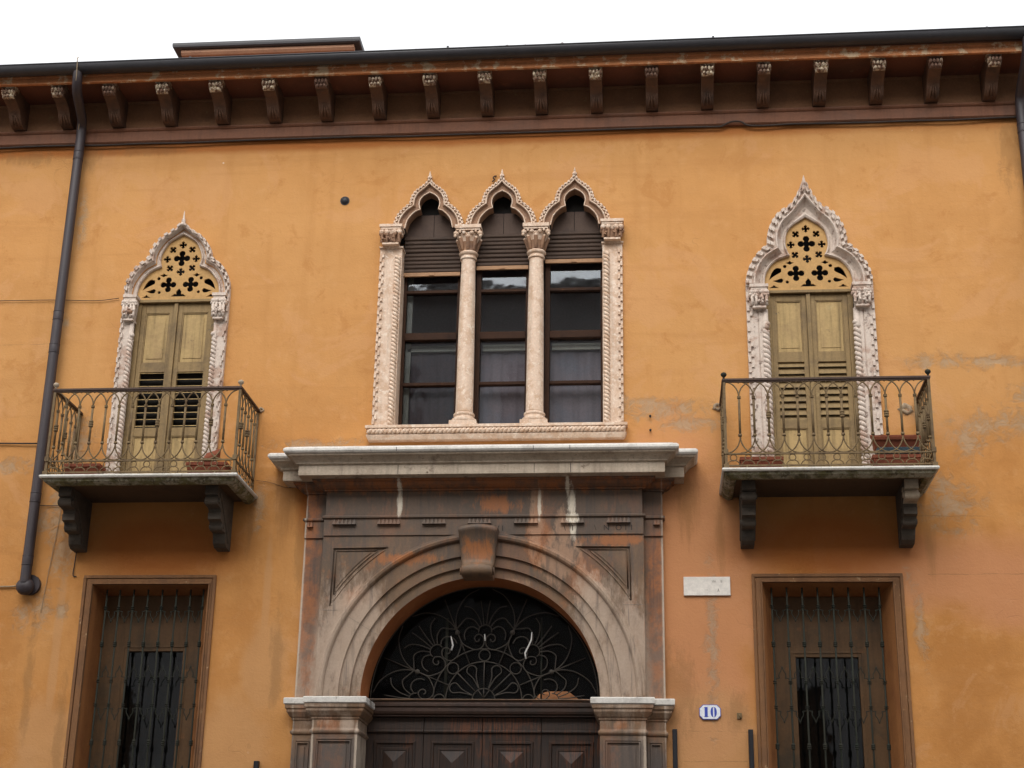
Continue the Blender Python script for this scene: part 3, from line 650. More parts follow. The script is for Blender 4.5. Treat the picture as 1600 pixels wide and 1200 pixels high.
    for sgn in (-1, 1):
        a = q_(sgn*.88, .13); b = q_(sgn*.60, .285); hs_.append(tear(a[0], a[1], b[0], b[1], .040, -sgn*.016))
        hs_.append(arcpts(*q_(sgn*.515, .315), .020, 0, 330, 11))
        a = q_(sgn*.80, .115); b = q_(sgn*.56, .125); hs_.append(tear(a[0], a[1], b[0], b[1], .028, sgn*.008))
        hs_.append(arcpts(*q_(sgn*.475, .095), .018, 0, 330, 11))
        a = q_(sgn*.40, .365); hs_.append([(a[0]-.05, a[1]), (a[0]-.02, a[1]-.012), (a[0], a[1]-.024), (a[0]+.02, a[1]-.012), (a[0]+.05, a[1]), (a[0]+.018, a[1]+.008), (a[0], a[1]+.026), (a[0]-.018, a[1]+.008)])
        a = q_(sgn*.78, .022); hs_.append([(a[0]-.055, a[1]-.006), (a[0]+.055, a[1]-.006), (a[0]+.02, a[1]+.012), (a[0], a[1]+.03), (a[0]-.02, a[1]+.012)])
    a = q_(0, .035); hs_.append([(a[0]-.09, a[1]-.006), (a[0]+.09, a[1]-.006), (a[0]+.05, a[1]+.026), (a[0]+.03, a[1]+.022), (a[0]+.03, a[1]+.055), (a[0], a[1]+.095), (a[0]-.03, a[1]+.055), (a[0]-.03, a[1]+.022), (a[0]-.05, a[1]+.026)])
    lp = blend(I, O, .03)
    tp = MB(); tp.plate([(lp[0][0], zt-.02)]+lp+[(lp[-1][0], zt-.02)], .02, .038, hs_)
    link('tracery_panel', tp, TRAC, o)
    bk = MB(); bk.caps([(lp[0][0], zt-.02)]+lp+[(lp[-1][0], zt-.02)], lambda p: (p[0], .16, p[1])); link('tracery_backing', bk, DARK, o)
    # frame and shutters
    x0, x1 = (cx-.475, cx+.475); fr_ = MB(); mid = cx-.012
    fr_.box(x0, x1, .0, .12, zt-.055, zt-.022); fr_.box(x0, x0+.055, .03, .12, zb, zt-.055); fr_.box(x1-.06, x1, .03, .12, zb, zt-.055)
    fr_.box(mid-.022, mid+.022, .02, .06, zb, zt-.06)
    link('shutter_frame', fr_, SHUTD, o, .003)
    for lo, hi in ((x0+.057, mid-.024), (mid+.024, x1-.062)):
        s1 = MB(); pns = []; st_ = .05; tp_ = zt-.062; Z = [8.43, 8.385, 7.76, 7.655, 6.985, 6.90, 6.20]
        s1.box(lo, lo+st_, .045, .085, 6.20, tp_); s1.box(hi-st_, hi, .045, .085, 6.20, tp_)
        for a, b in ((8.375, tp_), (7.655, 7.765), (6.895, 6.995), (6.20, 6.24)): s1.box(lo+st_, hi-st_, .047, .085, a, b)
        for a, b in ((7.765, 8.375), (6.24, 6.895)):
            pn_ = MB(); pn_.box(lo+st_+.013, hi-st_-.013, .062, .08, a+.013, b-.013); pns.append(pn_)
            for e in ((lo+st_, lo+st_+.012, a, b), (hi-st_-.012, hi-st_, a, b), (lo+st_+.012, hi-st_-.012, a, a+.012), (lo+st_+.012, hi-st_-.012, b-.012, b)): s1.box(e[0], e[1], .052, .066, e[2], e[3])
            i0 = .045; pn_.box(lo+st_+i0, hi-st_-i0, .056, .0621, a+.055, b-.055)
        so = link('shutter', s1, SHUTD, o, .003); [link('shutter_panel', q2, SHUT, so, .002) for q2 in pns]
        ang = 1.0 if key == 'L' else .55
        sl = MB(); n_ = 9
        for q in range(n_):
            zc = 7.01+q*(7.64-7.01)/(n_-1)+.0; hgt = .034; dy = math.sin(ang)*hgt; dz = math.cos(ang)*hgt
            if key == 'L': pr = [(.05, zc-.0), (.05, zc+.005), (.085, zc+.021), (.085, zc+.016)]
            else: pr = [(.05, zc-.044), (.05, zc-.037), (.085, zc+.036), (.085, zc+.029)]
            sl.prismx(pr, lo+st_, hi-st_)
        link('louvre', sl, SHUT if key == 'L' else SHUTD, so)
        bkp = MB(); bkp.quad((lo, .115, 6.95), (hi, .115, 6.95), (hi, .115, 7.7), (lo, .115, 7.7)); link('louvre_backing', bkp, DARK, so)
    # balcony floor-side threshold
    return o
gothic('L', 'narrower left gothic window with slim spike finial and slatted shutters')
gothic('R', 'larger right gothic window with thick whitewashed ogee surround')

# ------------------------------------------------------------------ triple window
m = MB()
for cx in TX:
    O, I = contour(TO, cx), contour(TI, cx)
    P = [(0, .13), (0, -.01), (.10, -.02), (.18, -.015), (.42, -.015), (.5, -.03), (.58, -.05), (.64, -.055), (.68, -.045), (.98, -.045), (1, -.03), (1, .02)]
    m.loft([[(p[0], y, p[1]) for p in blend(I, O, t)] for t, y in P])
tw = link('triple_window', m, PINKD, pal, .003); tw['label'] = 'three light window with ogee trefoil arches on slim pink marble columns'
# pale bead edges and dentils of the arches
for cx in TX:
    O, I = contour(TO, cx), contour(TI, cx); m = MB(); pa, pb = blend(I, O, .58), blend(I, O, .58)
    m.tube([(p[0], -.052, p[1]) for p in blend(I, O, .61)], .011, 6)
    m.tube([(p[0], -.012, p[1]) for p in blend(I, O, .06)], .009, 6)
    m.loft([[(p[0], y, p[1]) for p in blend(I, O, t)] for t, y in ((.70, -.049), (.70, -.051), (.99, -.051), (.99, -.049))])
    for row, (t0, t1) in enumerate(((.70, .84), (.84, .99))):
        A, B = blend(I, O, t0), blend(I, O, t1)
        n_ = len(A)
        for j in range(row, n_-1, 2):
            a0, a1, b0, b1 = A[j], A[j+1], B[j], B[j+1]; q4 = [a0, b0, b1, a1]
            m.add([(p[0], -.045, p[1]) for p in q4]+[(p[0], -.07, p[1]) for p in q4], [(4, 5, 6, 7), (0, 1, 5, 4), (1, 2, 6, 5), (2, 3, 7, 6), (3, 0, 4, 7)])
    m.lathe([(.03, 9.955), (.026, 9.98), (.012, 9.995), (.016, 10.01), (.008, 10.03), (0, 10.07)], cx, -.05, 8)
    link('arch_moulding', m, PINK, tw, .002)
# pillars
for x0, x1, s in ((-1.705, -1.452, -1), (.826, 1.050, 1)):
    m = MB(); m.box(x0, x1, -.035, .25, 6.945, 9.085)
    xe = x0 if s < 0 else x1; xr = x1-.045 if s < 0 else x0+.045
    for row in (0, 1):
        z = 6.97+row*.055
        a, b = (xe, xe+.026) if s < 0 else (xe-.026, xe)
        if row: a, b = (a+.026, b+.026) if s < 0 else (a-.026, b-.026)
        while z < 9.0: m.box(a, b, -.055, -.034, z, z+.054); z += .108
    o1 = link('pillar', m, PINK, tw, .004)
    m = MB(); m.rope((xr, -.045, 6.95), (xr, -.045, 8.98), .034, 22); link('rope_moulding', m, PINK, o1) if False else link('rope_moulding', m, PINK, tw)
    xc = (x0+x1)/2; m = capital(xc, -.03, 9.10, 9.345, .26, 1.15); cp_o = link('capital', m, PINK, tw, .002); addmat(cp_o, PINKD, lambda c, n: 9.12 < c.z < 9.235)
    m = MB(); m.box(x0-.01, x1+.012, -.055, .25, 9.083, 9.105); link('astragal', m, PINK, tw, .004)
# columns
for xc, dz in ((-.70, 0), (.075, 0)):
    m = MB(); yc = .06
    m.lathe([(.082, 7.10), (.098, 7.115), (.098, 7.13), (.097, 7.16), (.094, 7.8), (.088, 8.5), (.080, 8.93), (.080, 8.955)], xc, yc, 24); col_ = link('column', m, PINK, tw)
    m = MB(); m.box(xc-.15, xc+.15, yc-.13, yc+.13, 6.94, 7.0); m.lathe([(.135, 7.0), (.14, 7.02), (.135, 7.04), (.112, 7.05), (.108, 7.07), (.118, 7.08), (.118, 7.10), (.1, 7.112)], xc, yc, 24); link('column_base', m, PINK, tw, .003)
    m = MB(); m.lathe([(.08, 8.95), (.096, 8.955), (.096, 8.975), (.086, 8.985), (.086, 9.0), (.105, 9.01), (.112, 9.03), (.10, 9.045), (.084, 9.05), (.086, 9.1), (.10, 9.16), (.125, 9.22), (.14, 9.25)], xc, yc, 20)
    for q in range(8):
        a = q*PI/4; ca, sa = math.cos(a), math.sin(a)
        m.tube([(xc+ca*.085, yc+sa*.085, 9.06), (xc+ca*.10, yc+sa*.10, 9.12), (xc+ca*.13, yc+sa*.13, 9.2), (xc+ca*.145, yc+sa*.145, 9.215)], [.02, .024, .022, .012], 6)
    for sx in (-1, 1):
        for sy in (-1, 1):
            m.ball((xc+sx*.135, yc+sy*.12, 9.245), .032, 10, (1, .8, 1)); m.ball((xc+sx*.145, yc+sy*.125, 9.21), .02, 8)
        m.ball((xc+sx*.045, yc-.125, 9.25), .026, 10); m.ball((xc+sx*.09, yc-.125, 9.262), .018, 8)
    m.box(xc-.15, xc+.15, yc-.15, yc+.16, 9.30, 9.345); m.box(xc-.138, xc+.138, yc-.138, yc+.15, 9.275, 9.30)
    cp_o = link('capital', m, PINK, tw, .002); addmat(cp_o, PINKD, lambda c, n: 9.055 < c.z < 9.19 or c.z > 9.25 and c.z < 9.28 and abs(n.z) > .5)  # leaf shadow on bell and abacus underside painted with the darker marble
# sill
m = MB(); m.rim(-1.72, 1.045, -.06, .25, [(.0, 6.775), (.012, 6.78), (.03, 6.82), (.035, 6.835), (.015, 6.84), (.015, 6.905), (.045, 6.91), (.045, 6.943)])
sill = link('sill', m, PINK, tw, .003)
m = MB(); m.rope((-1.735, -.088, 6.873), (1.06, -.088, 6.873), .03, 30); link('rope_moulding', m, PINK, tw)
# lights: frame, glass, roller blind, tympanum
for (a, b, zr), lab in zip(((-1.452, -.80, 8.80), (-.615, -.02, 8.865), (.17, .826, 8.93)), (0, 1, 2)):
    m = MB(); y0, y1 = .19, .26
    m.box(a, a+.035, y0, y1, 6.945, 9.34); m.box(b-.03, b, y0, y1, 6.945, 9.34)
    if lab: m.box(a, a+.055, y0-.01, y1, 6.945, 9.34)
    xa, xb = a+.035, b-.03
    if lab: xa = a+.055
    for z0, z1, d in ((8.04, 8.125, .02), (7.495, 7.53, .01), (8.615, 8.65, .01), (6.945, 7.02, 0), (9.3, 9.34, 0)): m.box(xa, xb, y0-d, y1, z0, z1)
    wf = link('window_frame', m, WOODW, tw, .003)
    m = MB(); m.quad((xa, .235, 7.02), (xb, .235, 7.02), (xb, .235, 9.3), (xa, .235, 9.3)); link('window_pane', m, GLASS, tw)
    m = MB(); y = .30
    if lab == 0: m.box(xa-.01, xa+.055, y, y+.03, 6.95, 9.2)
    m.box(xa+.02, xb-.0, y, y+.03, 7.945, 7.985); m.box(xa+.02, xb, y+.031, y+.05, 8.0, 8.03)
    link('inner_casement', m, GREENISH, tw)
    m = MB(); cw = []
    for i in range(41):
        x = xa+(xb-xa)*i/40; cw.append((x, .345+.004*math.sin(i*.9+lab)+.006*math.sin(i*.37)))
    zt_ = 7.93
    m.loft([[(x, y, 6.96) for x, y in cw], [(x, y, zt_) for x, y in cw]], True); link('curtain', m, CURT, tw)
    m = MB(); z = zr+.05; q = 0
    while z < 9.31:
        h = .050; m.prismx([(.13, z), (.122, z+.012), (.126, z+h-.014), (.136, z+h-.004), (.142, z+h-.004), (.142, z)], a, b); z += h+random.uniform(-.004, .006); q += 1
    rb = link('roller_blind', m, SLAT, tw)
    m = MB(); m.box(a, b, .118, .145, zr, zr+.046); m.box((a+b)/2-.03, (a+b)/2+.03, .108, .118, zr+.004, zr+.03); link('blind_bar', m, SLATBAR, tw, .003)
    m = MB(); cc = (a+b)/2
    for i in range(2): m.box(a-.02+i*(b-a+.04)/2+.003, a-.02+(i+1)*(b-a+.04)/2-.003, .165, .18, 9.28, 9.59)
    link('tympanum_board', m, TYMP, tw)
m = MB(); m.box(-1.599, .949, .185, .20, 9.25, 9.97); link('dark_void_stand_in', m, DARK, tw)  # near-black sheet painted in for the dark void behind the lobes

# ------------------------------------------------------------------ balconies
def bal_baluster(orn):
    """one upright with its four quarter arcs; origin at the foot rail"""
    m = MB(); h0, h1 = 6.545, 6.965; d = .1455
    m.tube([(0, 0, h0), (0, 0, h1)], .0125, 6)
    for z in (h0, h0+.012, h1, h1-.014): m.tube([(0, 0, z-.006), (0, 0, z+.006)], .019, 8)
    if orn:
        for z in (6.74, 6.765, 6.79): m.tube([(0, 0, z-.010), (0, 0, z+.010)], .024, 8)
    for sx in (-1, 1):
        m.tube([(sx*d*math.sin(PI/2*i/8), .0, h1+.175*(1-(1-math.sin(PI/2*i/8))**1.0) if False else h1+.168*math.sin(PI/2*i/8*1.0)**.001 if False else h1+.168*(1-math.cos(PI/2*i/8)) if False else h1+.168*math.sin(PI/2*i/8)) for i in range(1)] or [], .006) if False else None
        arc = [(sx*d*(1-math.cos(PI/2*i/8)), 0, h1+.165*math.sin(PI/2*i/8)) for i in range(9)]; m.tube(arc, .0078, 5)
        arc = [(sx*d*(1-math.cos(PI/2*i/8)), 0, h0-.185*math.sin(PI/2*i/8)) for i in range(9)]; m.tube(arc, .0078, 5)
    m.ball((0, 0, h1+.155), .011, 6)
    return m
def balcony(x0, x1, corb, key, label):
    """x0..x1: core of the slab; y front of the core -.80"""
    m = MB(); m.rim(x0, x1, -.80, -.002, [(-.06, 6.118), (-.05, 6.09), (0, 6.085), (.02, 6.10), (.045, 6.118), (.055, 6.138), (.065, 6.146)], top=False)
    o = link('balcony', m, MOSSY, pal, .003); o['label'] = label; addmat(o, UNDER, lambda c, n: c.z > 6.112 and c.z < 6.125 and abs(n.z) > .9)  # underside faces in a darker brown than the rim
    m = MB(); m.rim(x0, x1, -.80, -.002, [(.066, 6.146), (.08, 6.150), (.088, 6.165), (.080, 6.182), (.06, 6.188)]); link('slab_edge', m, SLABTOP, o)
    prof = cat([(-.64, 6.09), (-.645, 6.02)], 2)
    P = [(-.004, 6.117), (-.64, 6.117), (-.645, 6.02), (-.60, 6.01)]
    def rollp(cy, cz, r, a0, a1, n=8): return [(cy+r*math.cos(math.radians(a0+(a1-a0)*i/n)), cz+r*math.sin(math.radians(a0+(a1-a0)*i/n))) for i in range(n+1)]
    P += rollp(-.575, 5.965, .052, 120, 290); P += [(-.47, 5.905), (-.455, 5.875)]; P += [(-.475, 5.865), (-.47, 5.80), (-.40, 5.785)]
    P += rollp(-.335, 5.755, .055, 170, 300); P += [(-.235, 5.70), (-.225, 5.64), (-.205, 5.60), (-.15, 5.565), (-.10, 5.565), (-.004, 5.56)]
    for i, xc in enumerate(corb):
        m = MB(); m.prismx(P, xc-.068, xc+.068)
        m.tube([(xc-.085, -.575, 5.965), (xc+.085, -.575, 5.965)], .03, 12); m.tube([(xc-.08, -.335, 5.755), (xc+.08, -.335, 5.755)], .03, 12)
        for sx in (-1, 1):
            S_ = cat([(xc+sx*.07, -.12, 5.62), (xc+sx*.07, -.22, 5.74), (xc+sx*.07, -.33, 5.86), (xc+sx*.07, -.46, 5.98), (xc+sx*.07, -.55, 6.05)], 4); m.tube(S_, .012, 6)
        cb = link('corbel', m, CORBEL, o, .006)
        if key == 'R' and i == 1: addmat(cb, CORBEL2, lambda c, n: c.z > 5.90 and c.y < -.5)
    xr0, xr1, yf = x0-.045, x1+.02, -.79
    if key == 'L': xr0, xr1 = -5.012, -2.988
    else: xr0, xr1 = 2.098, 4.165
    m = MB()
    for z0, z1, yy in ((7.138, 7.162, .022),):
        m.box(xr0-.02, xr1+.02, yf-yy, yf+yy, z0, z1); m.box(xr0-yy, xr0+yy, yf+yy, 0, z0, z1); m.box(xr1-yy, xr1+yy, yf+yy, 0, z0, z1)
    m.box(xr0-.012, xr1+.012, yf-.012, yf+.012, 7.122, 7.138)
    link('handrail', m, IRONRAIL, o, .003)
    m = MB()
    for z in (6.352, 6.228):
        m.box(xr0, xr1, yf-.011, yf+.011, z-.007, z+.007); m.box(xr0-.011, xr0+.011, yf+.011, 0, z-.007, z+.007); m.box(xr1-.011, xr1+.011, yf+.011, 0, z-.007, z+.007)
    for x in (xr0, xr1):
        m.box(x-.013, x+.013, yf-.013, yf+.013, 6.19, 7.122); m.box(x-.011, x+.011, -.03, -.008, 6.19, 7.122)
        m.box(x-.026, x+.026, yf-.026, yf+.026, 6.19, 6.24); m.box(x-.022, x+.022, yf-.022, yf+.022, 6.35, 6.40)
    for i in range(5): m.tube([(xr0+(xr1-xr0)*(i+.5)/5, yf, 6.185), (xr0+(xr1-xr0)*(i+.5)/5, yf, 6.225)], .012, 6)
    link('rail_frame', m, IRON, o)
    nb = 14; d = (xr1-xr0)/nb
    m = MB()
    for i in range(nb):
        xc = xr0+d*(i+.5)
        m.tube([(xc+.034*math.cos(2*PI*j/12), yf, 6.312+.034*math.sin(2*PI*j/12)) for j in range(12)], .006, 5, closed=True)
        m.tube([(xc+.062*math.cos(PI*j/10), yf, 6.233+.052*math.sin(PI*j/10)) for j in range(11)], .006, 5)
    ny = 6; dy = (-yf)/ny
    for x in (xr0, xr1):
        for i in range(ny):
            yc = yf+dy*(i+.5)
            m.tube([(x, yc+.030*math.cos(2*PI*j/12), 6.312+.034*math.sin(2*PI*j/12)) for j in range(12)], .006, 5, closed=True)
            m.tube([(x, yc+.055*math.cos(PI*j/10), 6.233+.052*math.sin(PI*j/10)) for j in range(11)], .006, 5)
    link('rail_ring_band', m, IRON, o)
    global BAL
    if BAL is None:
        a = link('baluster', bal_baluster(False), IRON, o); b = link('baluster', bal_baluster(True), IRON, o); BAL = [a, b]; first = [a, b]
    else: first = None
    pos = [(xr0+d*i, yf, 0) for i in range(1, nb)]; orn = {3, 8, 12} if key == 'L' else {3, 8, 11}
    todo = [(p, (i+1) in orn, 0) for i, p in enumerate(pos)]
    for x in (xr0, xr1):
        for i in range(1, ny): todo.append(((x, yf+dy*i, 0), i in (1, 3), 1))
    for p, or_, side in todo:
        src = BAL[1 if or_ else 0]
        if first and src in first: first.remove(src); c_ = src; c_.location = p
        else: c_ = copy(src, o, p)
        if side: c_.rotation_euler = (0, 0, PI/2); c_.scale = (dy/.1455, 1, 1)
    for x in (xr0, xr1):
        m = MB(); m.lathe([(.009, 7.162), (.010, 7.178), (.018, 7.188), (.029, 7.20), (.032, 7.214), (.024, 7.228), (.008, 7.236)], x, yf, 12); link('finial', m, CORBEL2 if key == 'L' else DARKIRON, o)
    return o
BAL = None
balcony(-4.953, -3.010, (-4.835, -3.252), 'L', 'left balcony with mossy slab')
balcony(2.135, 4.105, (2.322, 3.945), 'R', 'right balcony with mossy slab and one pale corbel')

# planters standing on the balconies
def planter(loc, L, W, H, label, tilt=(0, 0, 0), mat=TERRA):
    root = bpy.data.objects.new('planter', None); COL.objects.link(root); root.location = loc; root.rotation_euler = tilt
    m = MB(); t = .012
    lo = [(-L/2+.02, -W/2+.02, 0), (L/2-.02, -W/2+.02, 0), (L/2-.02, W/2-.02, 0), (-L/2+.02, W/2-.02, 0)]
    hi = [(-L/2, -W/2, H), (L/2, -W/2, H), (L/2, W/2, H), (-L/2, W/2, H)]
    rim_ = [(-L/2-.01, -W/2-.01, H), (L/2+.01, -W/2-.01, H), (L/2+.01, W/2+.01, H), (-L/2-.01, W/2+.01, H)]
    def up_(r, dz): return [(a, b, c+dz) for a, b, c in r]
    def ins(r, d): return [(a+(d if a < 0 else -d), b+(d if b < 0 else -d), c) for a, b, c in r]
    m.loft([lo, up_(hi, -.035), up_(rim_, -.035), rim_, ins(rim_, .02), up_(ins(hi, .02), -.03)], closed=True); m.add(lo, [(0, 1, 2, 3)])
    link('planter_box', m, mat, root, .002)
    m = MB(); s = up_(ins(hi, .018), -.028); m.add(s, [(0, 1, 2, 3)]); link('soil', m, SOIL, root)
    tag(root, label, 'planter', 'terracotta planters on the balconies'); return root
planter((-4.66, -.62, 6.19), .38, .17, .16, 'long terracotta planter at the left end of the left balcony')
planter((-3.32, -.60, 6.19), .42, .18, .17, 'terracotta planter at the right end of the left balcony, a broken pot on it')
planter((2.46, -.60, 6.19), .42, .18, .16, 'terracotta planter at the left end of the right balcony')
planter((3.81, -.60, 6.19), .46, .18, .17, 'terracotta planter on the floor at the right end of the right balcony')
planter((3.83, -.50, 6.445), .46, .18, .17, 'tilted terracotta planter lying on the blue grey tray, right balcony', (math.radians(22), 0, 0))
m = MB(); m.prismx([(-.70, 6.365), (-.72, 6.43), (-.50, 6.45), (-.50, 6.365)], 3.62, 4.04)
tag(link('plastic_tray', m, BLUEG, None, .004), 'blue grey plastic tray wedged between the two stacked planters', 'tray')
m = MB(); m.prismx([(-.66, 6.375), (-.66, 6.41), (-.55, 6.50), (-.53, 6.48), (-.55, 6.375)], -3.37, -3.22)
for v in range(len(m.v)): x, y, z = m.v[v]; m.v[v] = (x, y, z+(x+3.37)*.35)
tag(link('broken_pot', m, TERRA, None, .003), 'broken terracotta pot shard leaning on the planter, left balcony', 'pot')

# ------------------------------------------------------------------ barred windows
def barred(q, label):
    x0, x1, zt = q['o']; X0, X1, ZT = q['f']; i0, i1, iz = q['i']; zb = 2.05
    m = MB(); w_ = .06
    # moulded surround: outer fillet, groove, inner roll
    def frame(a0, a1, at, b0, b1, bt, y0, y1):
        """flat ring between two nested doorways, from y0 to y1"""
        m.box(a0, b0, y0, y1, zb, bt); m.box(b1, a1, y0, y1, zb, bt); m.box(a0, a1, y0, y1, bt, at)
    frame(X0-.025, X1+.025, ZT+.03, X0+.004, X1-.004, ZT-.004, -.028, .01)
    frame(X0+.01, X1-.01, ZT-.01, x0+.002, x1-.002, zt-.002, -.018, .01)
    frame(x0+.004, x1-.004, zt-.004, x0+.016, x1-.016, zt-.016, -.03, .02)
    m.box(x0-.1, x1+.1, -.08, .3, 1.95, 2.05)
    o = link('barred_window', m, WFRAME, pal, .004); o['label'] = label
    m = MB(); a0, a1, at = x0+.014, x1-.014, zt-.014
    m.loft([[(a0, .02, zb), (a0, .02, at), (a1, .02, at), (a1, .02, zb)], [(i0, .30, zb), (i0, .30, iz), (i1, .30, iz), (i1, .30, zb)], [(i0, .5, zb), (i0, .5, iz), (i1, .5, iz), (i1, .5, zb)]])
    link('window_reveal', m, REVEAL, o)
    p0, p1, pz = q['op']; yb = .36
    m = MB(); m.box(i0, p0, yb, yb+.05, zb, iz); m.box(p1, i1, yb, yb+.05, zb, iz); m.box(p0, p1, yb, yb+.05, pz, iz)
    m.box(p0-.05, p0-.03, yb-.008, yb, zb, pz+.04); m.box(p1+.03, p1+.05, yb-.008, yb, zb, pz+.04); m.box(p0-.05, p1+.05, yb-.008, yb, pz+.04, pz+.055)
    link('inner_shutter', m, INSHUT, o, .003)
    m = MB(); m.quad((p0, yb+.045, zb), (p1, yb+.045, zb), (p1, yb+.045, pz), (p0, yb+.045, pz)); link('window_pane', m, GLASS, o)
    m = MB(); m.box(i0, i1, .6, .62, zb, iz); link('dark_room_backing', m, DARK, o)
    # bars
    y = .10; src = None; R = [4.07+1.03*k_ for k_ in (-2, -1, 0, 1)]
    mb = MB(); mb.tube([(0, 0, zb), (0, 0, zt-.05)], .0098, 8)
    for c0 in R:
        for z in (c0+.125, c0-.125):
            if z < zt-.1: mb.tube([(0, 0, z-.016), (0, 0, z-.008)], .021, 8); mb.tube([(0, 0, z+.004), (0, 0, z+.012)], .021, 8)
        z = c0+.515
        if z < zt-.1:
            for e in (-.028, -.010, .008): mb.tube([(0, 0, z+e), (0, 0, z+e+.012)], .021, 8)
            mb.tube([(0, 0, z-.03), (0, 0, z+.03)], .016, 8)
    for x in q['bars']:
        if src is None: src = link('bar', mb, DARKIRON, o, loc=(x, y, 0))
        else: copy(src, o, (x, y, 0))
    for c0 in R:
        for s in (1, -1):
            zz = c0+s*.155
            if zz+.15 > zt-.02: continue
            m = MB()
            for a, b in zip(q['bars'], q['bars'][1:]):
                half = [(.0, -.03), (.07, .0), (.18, .012), (.31, .012), (.27, .035), (.30, .06), (.41, .085), (.5, .13)]
                L = [(a+(b-a)*u, y, zz+s*v) for u, v in half]; Rr = [(a+(b-a)*(1-u), y, zz+s*v) for u, v in half]
                m.tube(cat(L, 3), .005, 5); m.tube(cat(Rr, 3), .005, 5)
            link('iron_cresting', m, DARKIRON, o)
    return o
barred(LW, 'left street window behind iron bars with ogee crests')
barred(RW, 'right street window behind iron bars with ogee crests')

# ------------------------------------------------------------------ portal
XL, XR = -2.36, 1.45; FL, FR = -2.135, 1.25
m = MB()
m.plate([(XL, 3.98), (XR, 3.98), (XR, 6.165), (XL, 6.165)], -.08, .01, [[(AX-1.5, 3.99), (AX+1.5, 3.99)]+arcpts(AX, 4.0, 1.5, 0, 180, 30)])
portal = link('portal', m, PORTAL, pal, .004); portal['label'] = 'dark stone portal with round arch, keystone and pale cornice'
def tripan(s, r, ins):
    """corner panel outline, s = -1 left, +1 right"""
    xo = FL+.115+ins if s < 0 else FR-.14-ins; zt_ = 5.552-ins
    a_top = math.acos(min(1, (zt_-AZ)/r)); a_side = math.acos(min(1, abs(xo-AX)/r))
    A = (AX+s*r*math.sin(a_top), zt_); B = (xo, AZ+r*math.sin(a_side)); pts = [A]
    t0 = math.atan2(A[1]-AZ, s*(A[0]-AX)); t1 = math.atan2(B[1]-AZ, s*(B[0]-AX))
    for i in range(1, 12): t_ = t0+(t1-t0)*i/12; pts.append((AX+s*r*math.cos(t_), AZ+r*math.sin(t_)))
    return pts+[B, (xo, zt_)]
m = MB(); th = [tripan(-1, 1.83, 0), tripan(1, 1.82, 0)]
m.plate([(FL, 4.0), (AX-1.66, 4.0)]+arcpts(AX, AZ, 1.66, 180, 0, 48)+[(AX+1.66, 4.0), (FR, 4.0), (FR, 5.68), (FL, 5.68)], -.185, -.075, th)
link('spandrel', m, PORTAL, portal, .003)
for s in (-1, 1):
    m = MB(); a = tripan(s, 1.83, 0); m.caps(a, lambda p: (p[0], -.172, p[1])); b = tripan(s, 1.87, .03); c2 = tripan(s, 1.895, .05)
    m.tube([(p[0], -.184, p[1]) for p in a], .010, 6, closed=True); m.tube([(p[0], -.174, p[1]) for p in b], .009, 6, closed=True)
    m.plate(c2, -.180, -.17)
    link('spandrel_panel', m, PORTAL, portal)
# archivolt
P = [(1.2265, -.14), (1.325, -.145), (1.33, -.18), (1.44, -.185), (1.445, -.215), (1.595, -.222), (1.60, -.245), (1.615, -.262), (1.64, -.268), (1.655, -.255), (1.66, -.238), (1.68, -.236), (1.683, -.17)]
m = MB(); n_ = 72
m.loft([[(AX+r, y, 3.99)]+[(AX+r*math.cos(PI*i/n_), y, AZ+r*math.sin(PI*i/n_)) for i in range(n_+1)]+[(AX-r, y, 3.99)] for r, y in P])
link('archivolt', m, PORTAL, portal, .002)
m = MB(); m.loft([[(AX+AR*math.cos(PI*i/n_), y, AZ+AR*math.sin(PI*i/n_)) for i in range(n_+1)] for y in (-.139, .33)], True); link('arch_soffit', m, ARCHSOFFIT, portal)
for a in (37, 150):
    m = MB()
    ca, sa = math.cos(math.radians(a)), math.sin(math.radians(a)); dx, dz = -sa*.002, ca*.002
    for r0, r1, y in ((1.23, 1.325, -.146), (1.332, 1.44, -.186), (1.447, 1.595, -.2235)):
        m.box(0, 0, 0, 0, 0, 0) if False else m.add([(AX+r*ca+sg*dx, y, AZ+r*sa+sg*dz) for r, sg in ((r0, -1), (r1, -1), (r1, 1), (r0, 1))], [(0, 1, 2, 3)])
    link('mortar_joint', m, JOINT, portal)
for x0, x1, z in ((1.03, 1.25, 4.935), (-2.135, -1.93, 4.885)): m = MB(); m.box(x0, x1, -.1875, -.186, z, z+.004); link('mortar_joint', m, JOINT, portal)
# keystone
K = [(5.725, .200, -.25), (5.73, .205, -.33), (5.715, .207, -.365), (5.685, .206, -.375), (5.66, .202, -.36), (5.62, .197, -.335), (5.56, .19, -.305), (5.48, .182, -.285), (5.40, .174, -.28), (5.345, .168, -.285), (5.325, .166, -.31), (5.32, .165, -.345), (5.30, .164, -.37), (5.265, .162, -.38), (5.23, .16, -.365), (5.212, .158, -.33), (5.205, .157, -.25), (5.205, .157, -.13)]
m = MB(); kx = -.468; rings = []
for z, hw, y in K:
    dz = .0; ring = []
    for i in range(13):
        u = -1+2*i/12; bow = (1-u*u); ring.append((kx+hw*u, y-.0-.02*bow if y < -.26 else y, z+(.03*bow if z > 5.6 else (.022*bow if z > 5.29 and z < 5.36 else 0))))
    rings.append(ring)
m.loft(rings, True)
for s in (0, -1): m.add([(r[s][0], r[s][1], r[s][2]) for r in rings]+[(r[s][0], -.12, r[s][2]) for r in rings], [(i, i+1, len(rings)+i+1, len(rings)+i) for i in range(len(rings)-1)])
m.tube([(kx-.165, -.31, 5.265), (kx-.178, -.31, 5.265)], .04, 14); m.tube([(kx+.165, -.31, 5.265), (kx+.178, -.31, 5.265)], .04, 14)
link('keystone', m, PORTAL, portal)
